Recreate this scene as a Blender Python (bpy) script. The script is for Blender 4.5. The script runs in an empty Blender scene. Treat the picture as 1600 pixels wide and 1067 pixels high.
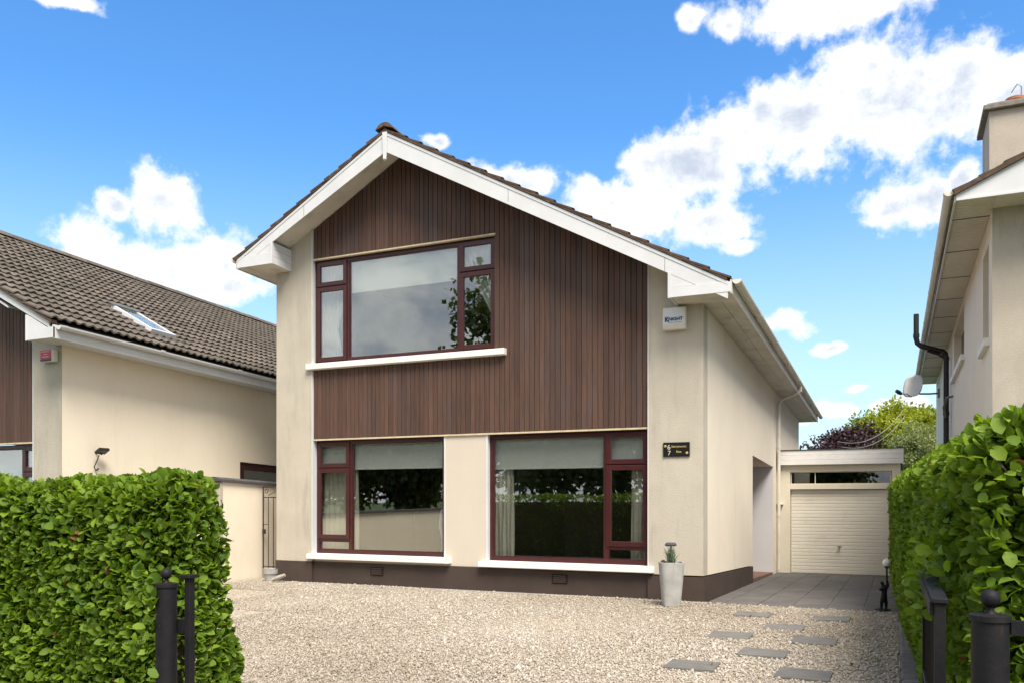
import bpy, math, random
import numpy as np
from mathutils import Vector, Matrix, Euler

R = math.radians
random.seed(7)
rng = np.random.default_rng(7)
scene = bpy.context.scene
COL = scene.collection

# ------------------------------------------------------------------ camera
cam_d = bpy.data.cameras.new('camera')
cam_d.sensor_width = 36.0
cam_d.lens = 36.0 * 1310 / 1600
cam_d.shift_y = 246.5 / 1600
cam_d.clip_start = 0.05
cam_d.clip_end = 3000
cam = bpy.data.objects.new('camera', cam_d)
COL.objects.link(cam)
CAM = Vector((0.0, -12.26, 1.5))
YAW = math.atan2(595, 1310)
cam.location = CAM
cam.rotation_euler = (R(90), 0, YAW)
scene.camera = cam

# ------------------------------------------------------------------ light
SUN_EL = 56.0
SUN_AZ = math.atan2(0.68, -0.73)          # measured from +Y towards +X
sun_d = bpy.data.lights.new('sun', 'SUN')
sun_d.energy = 2.9
sun_d.angle = R(30)
sun_d.color = (1.0, 0.92, 0.81)
sun = bpy.data.objects.new('sun', sun_d)
COL.objects.link(sun)
sdir = Vector((math.sin(SUN_AZ) * math.cos(R(SUN_EL)), math.cos(SUN_AZ) * math.cos(R(SUN_EL)), math.sin(R(SUN_EL))))
sun.rotation_euler = sdir.to_track_quat('Z', 'Y').to_euler()
sun.location = (10, -20, 30)

vs = scene.view_settings
vs.view_transform = 'Standard'
vs.look = 'None'
vs.exposure = 1.20
vs.gamma = 1.0
vs.use_curve_mapping = False
scene.cycles.use_denoising = True
scene.cycles.max_bounces = 6
scene.cycles.diffuse_bounces = 3
scene.cycles.glossy_bounces = 3
scene.cycles.transparent_max_bounces = 8
scene.cycles.caustics_reflective = False
scene.cycles.caustics_refractive = False


class NT:
    """small helper to wire nodes"""
    def __init__(self, tree):
        self.t = tree
        tree.nodes.clear()

    def n(self, typ, **kw):
        nd = self.t.nodes.new(typ)
        for k, v in kw.items():
            setattr(nd, k, v)
        return nd

    def link(self, a, b):
        self.t.links.new(a, b)

    def put(self, sock, v):
        if isinstance(v, bpy.types.NodeSocket):
            self.t.links.new(v, sock)
        elif v is not None:
            sock.default_value = v

    def math(self, op, a, b=None, c=None, clamp=False):
        nd = self.n('ShaderNodeMath', operation=op, use_clamp=clamp)
        self.put(nd.inputs[0], a)
        if b is not None: self.put(nd.inputs[1], b)
        if c is not None: self.put(nd.inputs[2], c)
        return nd.outputs[0]

    def vmath(self, op, a, b=None):
        nd = self.n('ShaderNodeVectorMath', operation=op)
        self.put(nd.inputs[0], a)
        if b is not None: self.put(nd.inputs[1], b)
        return nd.outputs['Value'] if op in ('LENGTH', 'DOT_PRODUCT', 'DISTANCE') else nd.outputs[0]

    def noise(self, vec, scale, detail=4, rough=0.55, dist=0.0):
        nd = self.n('ShaderNodeTexNoise')
        if vec is not None: self.link(vec, nd.inputs['Vector'])
        nd.inputs['Scale'].default_value = scale
        nd.inputs['Detail'].default_value = detail
        nd.inputs['Roughness'].default_value = rough
        nd.inputs['Distortion'].default_value = dist
        return nd.outputs['Fac']

    def mix(self, fac, a, b, blend='MIX'):
        nd = self.n('ShaderNodeMix', data_type='RGBA', blend_type=blend)
        self.put(nd.inputs[0], fac)
        self.put(nd.inputs[6], a if isinstance(a, bpy.types.NodeSocket) else (*a, 1) if len(a) == 3 else a)
        self.put(nd.inputs[7], b if isinstance(b, bpy.types.NodeSocket) else (*b, 1) if len(b) == 3 else b)
        return nd.outputs[2]

    def step(self, v, lo, hi, a=0.0, b=1.0):
        nd = self.n('ShaderNodeMapRange', interpolation_type='SMOOTHSTEP')
        self.put(nd.inputs[0], v)
        nd.inputs[1].default_value = lo
        nd.inputs[2].default_value = hi
        nd.inputs[3].default_value = a
        nd.inputs[4].default_value = b
        return nd.outputs[0]

    def mapping(self, vec, scale=(1, 1, 1), loc=(0, 0, 0), rot=(0, 0, 0)):
        nd = self.n('ShaderNodeMapping')
        self.link(vec, nd.inputs[0])
        nd.inputs['Location'].default_value = loc
        nd.inputs['Rotation'].default_value = rot
        nd.inputs['Scale'].default_value = scale
        return nd.outputs[0]


# ------------------------------------------------------------------ sky: blue with cumulus
CLOUDS = [(-0.821, 0.31, 0.0397, 0.0391), (-0.873, 0.305, 0.0239, 0.0162), (-0.899, 0.264, 0.0382, 0.0276), (-0.834, 0.247, 0.0866, 0.0301), (-0.757, 0.264, 0.0429, 0.0333), (-0.757, 0.237, 0.0521, 0.017), (-0.286, 0.324, 0.0812, 0.0369), (-0.339, 0.347, 0.0287, 0.0253), (-0.264, 0.372, 0.0333, 0.0246), (-0.219, 0.367, 0.0613, 0.0447), (-0.172, 0.389, 0.0529, 0.0447), (-0.127, 0.419, 0.0276, 0.0271), (-0.092, 0.399, 0.0664, 0.045), (-0.029, 0.423, 0.06, 0.0514), (0.016, 0.404, 0.0722, 0.0568), (0.064, 0.413, 0.063, 0.047), (0.111, 0.392, 0.0492, 0.0467), (-0.194, 0.306, 0.05, 0.0268), (-0.165, 0.283, 0.0213, 0.0108), (0.028, 0.311, 0.051, 0.0283), (0.064, 0.325, 0.0235, 0.0228), (-0.062, 0.505, 0.1202, 0.0269), (-0.18, 0.5, 0.0228, 0.0158), (-0.217, 0.513, 0.0146, 0.0135), (-0.521, 0.401, 0.0152, 0.009), (-0.434, 0.363, 0.0534, 0.0199), (-0.113, 0.194, 0.0314, 0.0126), (-0.068, 0.168, 0.0173, 0.0076), (-0.063, 0.1, 0.0277, 0.0127), (-0.034, 0.124, 0.013, 0.0062), (0.003, 0.097, 0.0249, 0.0096), (-0.923, 0.485, 0.0453, 0.0084)]
world = bpy.data.worlds.new('World')
scene.world = world
world.use_nodes = True
w = NT(world.node_tree)
sky = w.n('ShaderNodeTexSky', sky_type='NISHITA')
sky.sun_disc = False
sky.sun_elevation = R(SUN_EL)
sky.sun_rotation = SUN_AZ
sky.air_density = 1.0
sky.dust_density = 0.6
sky.ozone_density = 1.6
hs = w.n('ShaderNodeHueSaturation')
hs.inputs['Saturation'].default_value = 1.22
hs.inputs['Value'].default_value = 1.0
w.link(sky.outputs[0], hs.inputs['Color'])
tc = w.n('ShaderNodeTexCoord')
dirv = w.vmath('NORMALIZE', tc.outputs['Generated'])
sep = w.n('ShaderNodeSeparateXYZ')
w.link(dirv, sep.inputs[0])
az = w.math('ARCTAN2', sep.outputs[0], sep.outputs[1])
el = w.math('ARCSINE', sep.outputs[2])
comb = w.n('ShaderNodeCombineXYZ')
w.link(az, comb.inputs[0]); w.link(el, comb.inputs[1])
wob = w.n('ShaderNodeTexNoise')
w.link(dirv, wob.inputs['Vector'])
wob.inputs['Scale'].default_value = 16
wob.inputs['Detail'].default_value = 3
wobv = w.vmath('MULTIPLY', w.vmath('SUBTRACT', wob.outputs['Color'], (0.5, 0.5, 0.5)), (0.05, 0.04, 0))
ae = w.vmath('ADD', comb.outputs[0], wobv)
dens = None
for a0, e0, ra, re in CLOUDS:
    v = w.vmath('MULTIPLY', w.vmath('SUBTRACT', ae, (a0, e0, 0)), (1 / (ra * 1.13), 1 / (re * 1.13), 0))
    d = w.math('SUBTRACT', 1.0, w.vmath('LENGTH', v))
    dens = d if dens is None else w.math('SMOOTH_MAX', dens, d, 0.25)
fb = w.noise(dirv, 26, 10, 0.62)
fb2 = w.noise(dirv, 95, 5, 0.6)
# the rest of the dome: the same cumulus, scattered
cov = w.noise(w.mapping(dirv, (1, 1, 2.2), (3.1, 1.7, 0.4)), 2.6, 3, 0.5)
away = w.step(w.vmath('DOT_PRODUCT', dirv, (-math.sin(YAW), math.cos(YAW), 0.0)), 0.35, 0.60, 1.0, 0.0)
gen = w.math('SUBTRACT', w.math('MULTIPLY', w.math('SUBTRACT', cov, 0.33), 5.0), w.math('MULTIPLY', w.math('SUBTRACT', 1.0, away), 4.0))
dens = w.math('MAXIMUM', dens, gen)
dn = w.math('ADD', dens, w.math('MULTIPLY', w.math('SUBTRACT', fb, 0.5), 1.7))
dn = w.math('ADD', dn, w.math('MULTIPLY', w.math('SUBTRACT', fb2, 0.5), 0.45))
alpha = w.step(dn, -0.10, 0.52)
shade_n = w.noise(w.mapping(dirv, (1, 1, 1.7), (0.4, 0.1, 0.212)), 13, 9, 0.62)
thick = w.step(dn, 0.15, 1.0)
lit = w.math('MULTIPLY', w.step(shade_n, 0.34, 0.66), thick)
CB = 10.0
cloud_c = w.mix(lit, (CB * 0.55, CB * 0.548, CB * 0.545), (CB * 0.285, CB * 0.315, CB * 0.37))
skyc = w.mix(1.0, hs.outputs[0], (0.77, 1.03, 1.18), 'MULTIPLY')
haze_f = w.step(el, 0.0, 0.42, 0.72, 0.0)
skyc = w.mix(haze_f, skyc, (3.5, 4.1, 4.7))
colr = w.mix(w.math('MULTIPLY', alpha, 0.97), skyc, cloud_c)
bg = w.n('ShaderNodeBackground')
w.link(colr, bg.inputs[0])
bg.inputs[1].default_value = 0.10
wo = w.n('ShaderNodeOutputWorld')
w.link(bg.outputs[0], wo.inputs[0])

# ------------------------------------------------------------------ materials
MATS = {}


def base_mat(name):
    m = bpy.data.materials.new(name)
    m.use_nodes = True
    t = NT(m.node_tree)
    out = t.n('ShaderNodeOutputMaterial')
    b = t.n('ShaderNodeBsdfPrincipled')
    t.link(b.outputs[0], out.inputs[0])
    MATS[name] = m
    return m, t, b, out


def pm(name, c1, c2=None, rough=0.8, scale=3.0, detail=6, bump=0.0, bscale=80, objrand=0.0, spec=0.4, metal=0.0,
       stain=None, stain_scale=(3, 3, 0.8), stain_lo=0.52, stain_hi=0.75, stain_max=0.7, grain=None, streak=0.0, speck=None):
    """noise-mottled surface; stain = dirt colour in vertical patches; objrand = brightness spread per object"""
    m, t, b, out = base_mat(name)
    geo = t.n('ShaderNodeNewGeometry')
    pos = geo.outputs['Position']
    if c2 is None: c2 = tuple(x * 0.85 for x in c1)
    src = t.mapping(pos, grain) if grain else pos
    f = t.step(t.noise(src, scale, detail, 0.6), 0.3, 0.7)
    col = t.mix(f, c1, c2)
    if stain:
        s = t.noise(t.mapping(pos, stain_scale, (1.3, 4.1, 2.2)), 1.0, 8, 0.62, 0.3)
        col = t.mix(t.step(s, stain_lo, stain_hi, 0, stain_max), col, stain)
    if streak:
        s2 = t.noise(t.mapping(pos, (5.5, 5.5, 0.45), (0.3, 2.1, 5.2)), 1.0, 9, 0.7, 0.8)
        s3 = t.noise(pos, 34, 3, 0.6)
        k2 = t.math('SUBTRACT', 1.0, t.math('MULTIPLY', t.math('ADD', t.step(s2, 0.48, 0.85), t.step(s3, 0.5, 0.8)), streak))
        cc2 = t.n('ShaderNodeCombineXYZ')
        for i in range(3): t.link(k2, cc2.inputs[i])
        col = t.mix(1.0, col, cc2.outputs[0], 'MULTIPLY')
    if speck:
        s4 = t.noise(pos, 13, 6, 0.7)
        col = t.mix(t.step(s4, 0.60, 0.68, 0, 0.7), col, speck)
    if objrand:
        oi = t.n('ShaderNodeObjectInfo')
        k = t.math('ADD', 1.0 - objrand, t.math('MULTIPLY', oi.outputs['Random'], 2 * objrand))
        cc = t.n('ShaderNodeCombineXYZ')
        for i in range(3): t.link(k, cc.inputs[i])
        col = t.mix(1.0, col, cc.outputs[0], 'MULTIPLY')
    t.link(col, b.inputs['Base Color'])
    b.inputs['Roughness'].default_value = rough
    b.inputs['Specular IOR Level'].default_value = spec
    b.inputs['Metallic'].default_value = metal
    if bump:
        bn = t.n('ShaderNodeBump')
        bn.inputs['Strength'].default_value = bump
        bn.inputs['Distance'].default_value = 0.01
        t.link(t.noise(src, bscale, 4, 0.6), bn.inputs['Height'])
        t.link(bn.outputs[0], b.inputs['Normal'])
    return m


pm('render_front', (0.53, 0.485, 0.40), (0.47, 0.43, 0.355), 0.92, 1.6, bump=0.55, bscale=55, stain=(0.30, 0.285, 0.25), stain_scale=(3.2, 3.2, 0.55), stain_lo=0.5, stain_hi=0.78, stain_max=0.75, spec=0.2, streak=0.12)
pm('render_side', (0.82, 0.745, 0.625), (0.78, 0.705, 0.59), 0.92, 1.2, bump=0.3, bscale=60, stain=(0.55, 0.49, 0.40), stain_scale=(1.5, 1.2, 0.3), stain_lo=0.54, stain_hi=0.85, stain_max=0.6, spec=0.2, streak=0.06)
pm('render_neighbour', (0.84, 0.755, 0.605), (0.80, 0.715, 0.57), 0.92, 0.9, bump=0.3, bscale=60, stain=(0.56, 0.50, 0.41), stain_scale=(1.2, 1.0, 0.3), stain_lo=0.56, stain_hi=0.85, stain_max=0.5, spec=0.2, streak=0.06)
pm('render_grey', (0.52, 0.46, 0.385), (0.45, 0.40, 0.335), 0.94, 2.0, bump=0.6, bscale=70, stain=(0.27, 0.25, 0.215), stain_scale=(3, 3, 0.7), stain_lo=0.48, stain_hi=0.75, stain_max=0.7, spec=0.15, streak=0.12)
pm('pier_cream', (0.60, 0.54, 0.45), (0.575, 0.515, 0.43), 0.9, 1.5, bump=0.2, bscale=60, spec=0.2, streak=0.06)
pm('garage_cream', (0.76, 0.70, 0.56), (0.72, 0.66, 0.52), 0.75, 1.8, stain=(0.50, 0.45, 0.34), stain_scale=(2, 2, 1.2), stain_lo=0.55, stain_hi=0.9, stain_max=0.5, streak=0.06)
pm('door_cream', (0.80, 0.755, 0.645), (0.77, 0.72, 0.61), 0.55, 1.8, stain=(0.47, 0.42, 0.32), stain_scale=(2, 2, 2), stain_lo=0.58, stain_hi=0.85, stain_max=0.5, objrand=0.025)
pm('plinth', (0.062, 0.043, 0.035), (0.05, 0.035, 0.029), 0.75, 2.5, bump=0.15, bscale=50, stain=(0.10, 0.083, 0.068), stain_scale=(2, 2, 5), stain_lo=0.55, stain_hi=0.85, stain_max=0.6)
pm('white_paint', (0.66, 0.67, 0.685), (0.60, 0.61, 0.62), 0.55, 2.0, stain=(0.52, 0.51, 0.47), stain_scale=(4, 4, 3), stain_lo=0.60, stain_hi=0.9, stain_max=0.5)
pm('sill_white', (0.80, 0.79, 0.77), (0.74, 0.73, 0.70), 0.7, 5.0, bump=0.2, bscale=60, stain=(0.45, 0.43, 0.38), stain_scale=(5, 5, 9), stain_lo=0.62, stain_hi=0.85, stain_max=0.6)
pm('soffit', (0.68, 0.65, 0.58), (0.60, 0.565, 0.49), 0.8, 2.5, stain=(0.33, 0.29, 0.22), stain_scale=(3, 2.2, 3), stain_lo=0.48, stain_hi=0.8, stain_max=0.7, streak=0.06)
pm('upvc_cream', (0.66, 0.61, 0.53), (0.60, 0.55, 0.47), 0.6, 2.0, stain=(0.42, 0.37, 0.29), stain_scale=(3, 2, 3), stain_lo=0.55, stain_hi=0.85, stain_max=0.6, streak=0.06)
pm('gutter', (0.74, 0.71, 0.64), (0.66, 0.62, 0.54), 0.5, 2.0, stain=(0.40, 0.36, 0.28), stain_scale=(3, 1.5, 4), stain_lo=0.52, stain_hi=0.85, stain_max=0.65)
pm('bead', (0.62, 0.53, 0.36), (0.50, 0.42, 0.28), 0.8, 9)
pm('mahogany', (0.058, 0.013, 0.013), (0.045, 0.010, 0.0105), 0.32, 6, spec=0.5)
pm('mahogany_dark', (0.05, 0.015, 0.014), (0.038, 0.012, 0.011), 0.35, 6, spec=0.5)
pm('board', (0.112, 0.059, 0.040), (0.068, 0.042, 0.034), 0.62, 2.2, 8, bump=0.25, bscale=30, objrand=0.19, stain=(0.082, 0.064, 0.063), stain_scale=(2.2, 2.2, 0.5), stain_lo=0.48, stain_hi=0.68, stain_max=0.65, grain=(14, 14, 0.7), spec=0.3)
pm('board_back', (0.02, 0.012, 0.01), None, 0.9)
pm('tile', (0.145, 0.123, 0.102), (0.098, 0.085, 0.073), 0.92, 5.0, 8, bump=0.5, bscale=120, objrand=0.22, stain=(0.20, 0.175, 0.13), stain_scale=(5, 5, 5), stain_lo=0.60, stain_hi=0.75, stain_max=0.55, spec=0.15, speck=(0.27, 0.25, 0.20))
pm('tile_brown', (0.115, 0.078, 0.055), (0.072, 0.051, 0.039), 0.92, 6.0, 8, bump=0.5, bscale=120, objrand=0.2, stain=(0.20, 0.175, 0.115), stain_scale=(7, 7, 7), stain_lo=0.56, stain_hi=0.72, stain_max=0.75, spec=0.15, speck=(0.27, 0.25, 0.20))
pm('mortar', (0.26, 0.235, 0.20), (0.18, 0.16, 0.135), 0.95, 12, bump=0.6, bscale=60)
pm('slab', (0.125, 0.118, 0.110), (0.095, 0.09, 0.085), 0.85, 3.0, 8, bump=0.3, bscale=90, objrand=0.10, stain=(0.155, 0.145, 0.13), stain_scale=(2, 2, 2), stain_lo=0.55, stain_hi=0.8, stain_max=0.6)
pm('step_slab', (0.175, 0.168, 0.155), (0.135, 0.13, 0.122), 0.8, 6.0, 8, bump=0.3, bscale=110, objrand=0.10)
pm('sett', (0.17, 0.165, 0.155), (0.12, 0.115, 0.108), 0.9, 7.0, 6, bump=0.4, bscale=70, objrand=0.22)
pm('concrete', (0.30, 0.29, 0.265), (0.22, 0.21, 0.195), 0.9, 5, bump=0.3)
pm('joint', (0.24, 0.22, 0.19), (0.17, 0.155, 0.135), 0.95, 9)
pm('planter_concrete', (0.42, 0.42, 0.405), (0.33, 0.33, 0.32), 0.85, 7, 8, bump=0.3, bscale=40, stain=(0.14, 0.145, 0.145), stain_scale=(14, 14, 2.2), stain_lo=0.60, stain_hi=0.72, stain_max=0.8)
pm('black_iron', (0.008, 0.0085, 0.011), (0.014, 0.013, 0.014), 0.6, 7, 8, bump=0.25, bscale=35, stain=(0.055, 0.038, 0.028), stain_scale=(16, 16, 6), stain_lo=0.60, stain_hi=0.78, stain_max=0.6, spec=0.2)
pm('gate_iron', (0.045, 0.030, 0.026), (0.03, 0.021, 0.019), 0.6, 9)
pm('black_plastic', (0.012, 0.012, 0.013), (0.02, 0.02, 0.021), 0.35, 9)
pm('coping', (0.085, 0.085, 0.09), (0.06, 0.06, 0.065), 0.85, 6, bump=0.3)
pm('dish_grey', (0.55, 0.54, 0.51), (0.48, 0.47, 0.44), 0.5, 6)
pm('metal_grey', (0.22, 0.21, 0.20), (0.16, 0.15, 0.145), 0.5, 8, metal=0.5)
pm('steel', (0.55, 0.54, 0.52), None, 0.3, 8, metal=1.0)
pm('terracotta', (0.42, 0.175, 0.095), (0.35, 0.14, 0.075), 0.85, 8)
pm('porch_tile', (0.20, 0.115, 0.085), (0.16, 0.09, 0.07), 0.7, 4)
pm('alarm_white', (0.72, 0.69, 0.61), (0.66, 0.63, 0.55), 0.5, 8)
pm('alarm_face', (0.70, 0.72, 0.73), (0.66, 0.68, 0.70), 0.4, 8)
pm('print_blue', (0.022, 0.065, 0.22), None, 0.5, 8)
pm('print_red', (0.50, 0.055, 0.11), (0.46, 0.05, 0.10), 0.45, 8)
pm('print_navy', (0.03, 0.03, 0.09), None, 0.45, 8)
pm('print_white', (0.75, 0.72, 0.70), None, 0.5, 8)
pm('plaque_black', (0.012, 0.012, 0.013), None, 0.3, 8)
pm('plaque_gold', (0.50, 0.36, 0.14), (0.42, 0.30, 0.11), 0.4, 8)
pm('plaque_cream', (0.62, 0.58, 0.44), None, 0.5, 8)
pm('blind', (0.84, 0.87, 0.83), (0.82, 0.85, 0.81), 0.9, 2)
pm('curtain', (0.72, 0.70, 0.60), (0.64, 0.62, 0.53), 0.9, 5)
pm('net_curtain', (0.78, 0.78, 0.75), (0.70, 0.70, 0.67), 0.9, 5)
pm('room_wall', (0.24, 0.22, 0.185), None, 0.9, 2)
pm('room_red', (0.17, 0.035, 0.03), None, 0.9, 2)
pm('room_floor', (0.10, 0.065, 0.04), None, 0.6, 2)
pm('garage_dark', (0.03, 0.03, 0.03), None, 0.9, 2)
pm('porch_white', (0.72, 0.71, 0.71), (0.67, 0.66, 0.66), 0.7, 1.5)
pm('bark', (0.10, 0.075, 0.055), (0.06, 0.045, 0.035), 0.95, 8, bump=0.6, bscale=25)
pm('twig', (0.075, 0.05, 0.032), (0.05, 0.036, 0.024), 0.95, 20)
pm('asphalt', (0.055, 0.055, 0.056), (0.042, 0.042, 0.043), 0.95, 8, bump=0.3)
pm('pavement', (0.27, 0.26, 0.24), (0.22, 0.21, 0.195), 0.95, 3, bump=0.2)
pm('grass', (0.055, 0.085, 0.022), (0.04, 0.065, 0.018), 0.95, 0.8, 8, bump=0.4, bscale=30)
pm('globe', (0.75, 0.73, 0.68), None, 0.35, 8)
pm('cable', (0.25, 0.245, 0.23), None, 0.7, 8)
pm('driftwood', (0.38, 0.35, 0.30), (0.28, 0.25, 0.21), 0.9, 14)


def glass_mat(name, tint, fac):
    m = bpy.data.materials.new(name)
    m.use_nodes = True
    t = NT(m.node_tree)
    out = t.n('ShaderNodeOutputMaterial')
    tr = t.n('ShaderNodeBsdfTransparent'); tr.inputs[0].default_value = (*tint, 1)
    gl = t.n('ShaderNodeBsdfGlossy'); gl.inputs['Roughness'].default_value = 0.0
    gl.inputs['Color'].default_value = (0.95, 0.98, 0.97, 1)
    lw = t.n('ShaderNodeLayerWeight'); lw.inputs['Blend'].default_value = 0.35
    f = t.math('ADD', fac, t.math('MULTIPLY', lw.outputs['Fresnel'], 0.6), clamp=True)
    # old float glass: very slight waviness
    geo = t.n('ShaderNodeNewGeometry')
    bn = t.n('ShaderNodeBump'); bn.inputs['Strength'].default_value = 0.02; bn.inputs['Distance'].default_value = 0.02
    t.link(t.noise(geo.outputs['Position'], 1.6, 2, 0.5), bn.inputs['Height'])
    t.link(bn.outputs[0], gl.inputs['Normal'])
    mx = t.n('ShaderNodeMixShader')
    t.link(f, mx.inputs[0]); t.link(tr.outputs[0], mx.inputs[1]); t.link(gl.outputs[0], mx.inputs[2])
    t.link(mx.outputs[0], out.inputs[0])
    MATS[name] = m


glass_mat('glass', (0.975, 0.99, 0.975), 0.14)
glass_mat('glass_dark', (0.5, 0.53, 0.52), 0.07)


def leaf_mat(name, dark, light, rough=0.42, trans=0.3, spec=0.35):
    m, t, b, out = base_mat(name)
    at = t.n('ShaderNodeAttribute'); at.attribute_name = 'tint'
    col = t.mix(at.outputs['Fac'], dark, light)
    col = t.mix(t.math('LESS_THAN', at.outputs['Fac'], 0.004), col, (0.17, 0.095, 0.035))
    t.link(col, b.inputs['Base Color'])
    b.inputs['Roughness'].default_value = rough
    b.inputs['Specular IOR Level'].default_value = spec
    tl = t.n('ShaderNodeBsdfTranslucent')
    tcol = t.mix(1.0, col, (1.5, 1.5, 0.55), 'MULTIPLY')
    t.link(tcol, tl.inputs[0])
    mx = t.n('ShaderNodeMixShader'); mx.inputs[0].default_value = trans
    t.link(b.outputs[0], mx.inputs[1]); t.link(tl.outputs[0], mx.inputs[2])
    t.link(mx.outputs[0], out.inputs[0])


leaf_mat('leaf_hedge', (0.050, 0.108, 0.012), (0.225, 0.335, 0.028), 0.55, 0.36, 0.22)
leaf_mat('leaf_green', (0.045, 0.080, 0.018), (0.14, 0.19, 0.035), 0.5, 0.3)
leaf_mat('leaf_lime', (0.13, 0.175, 0.016), (0.34, 0.37, 0.035), 0.55, 0.35, 0.2)
leaf_mat('leaf_olive', (0.12, 0.15, 0.06), (0.27, 0.31, 0.13), 0.5, 0.3)
leaf_mat('leaf_purple', (0.025, 0.012, 0.016), (0.07, 0.03, 0.038), 0.5, 0.2)
leaf_mat('leaf_dark', (0.055, 0.080, 0.02), (0.15, 0.19, 0.05), 0.5, 0.25)
leaf_mat('leaf_grey', (0.10, 0.16, 0.11), (0.24, 0.32, 0.22), 0.6, 0.2)

# gravel: cream, tan and grey chippings
m, t, b, out = base_mat('stone')
at = t.n('ShaderNodeAttribute'); at.attribute_name = 'tint'
rp = t.n('ShaderNodeValToRGB')
e = rp.color_ramp.elements
e[0].position = 0.0; e[0].color = (0.17, 0.15, 0.13, 1)
e[1].position = 1.0; e[1].color = (0.60, 0.56, 0.50, 1)
for p_, c_ in ((0.16, (0.245, 0.205, 0.16, 1)), (0.42, (0.355, 0.305, 0.24, 1)), (0.72, (0.44, 0.39, 0.325, 1))):
    x = e.new(p_); x.color = c_
t.link(at.outputs['Fac'], rp.inputs[0])
t.link(rp.outputs[0], b.inputs['Base Color'])
b.inputs['Roughness'].default_value = 0.9
m, t, b, out = base_mat('gravel_bed')
geo = t.n('ShaderNodeNewGeometry')
vo = t.n('ShaderNodeTexVoronoi'); vo.inputs['Scale'].default_value = 42
t.link(geo.outputs['Position'], vo.inputs['Vector'])
sp = t.n('ShaderNodeSeparateColor'); t.link(vo.outputs['Color'], sp.inputs[0])
rp = t.n('ShaderNodeValToRGB')
e = rp.color_ramp.elements
e[0].position = 0.0; e[0].color = (0.16, 0.135, 0.105, 1)
e[1].position = 1.0; e[1].color = (0.52, 0.46, 0.375, 1)
x = e.new(0.45); x.color = (0.37, 0.31, 0.235, 1)
t.link(sp.outputs[0], rp.inputs[0])
t.link(rp.outputs[0], b.inputs['Base Color'])
b.inputs['Roughness'].default_value = 0.95
bn = t.n('ShaderNodeBump'); bn.inputs['Strength'].default_value = 0.9; bn.inputs['Distance'].default_value = 0.012; bn.invert = True
t.link(vo.outputs['Distance'], bn.inputs['Height']); t.link(bn.outputs[0], b.inputs['Normal'])

# ------------------------------------------------------------------ mesh helpers
K = 0.038          # the plots fall gently towards the back gardens


def fall(y, k=K):
    return -k * max(y, -3.0)


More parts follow.
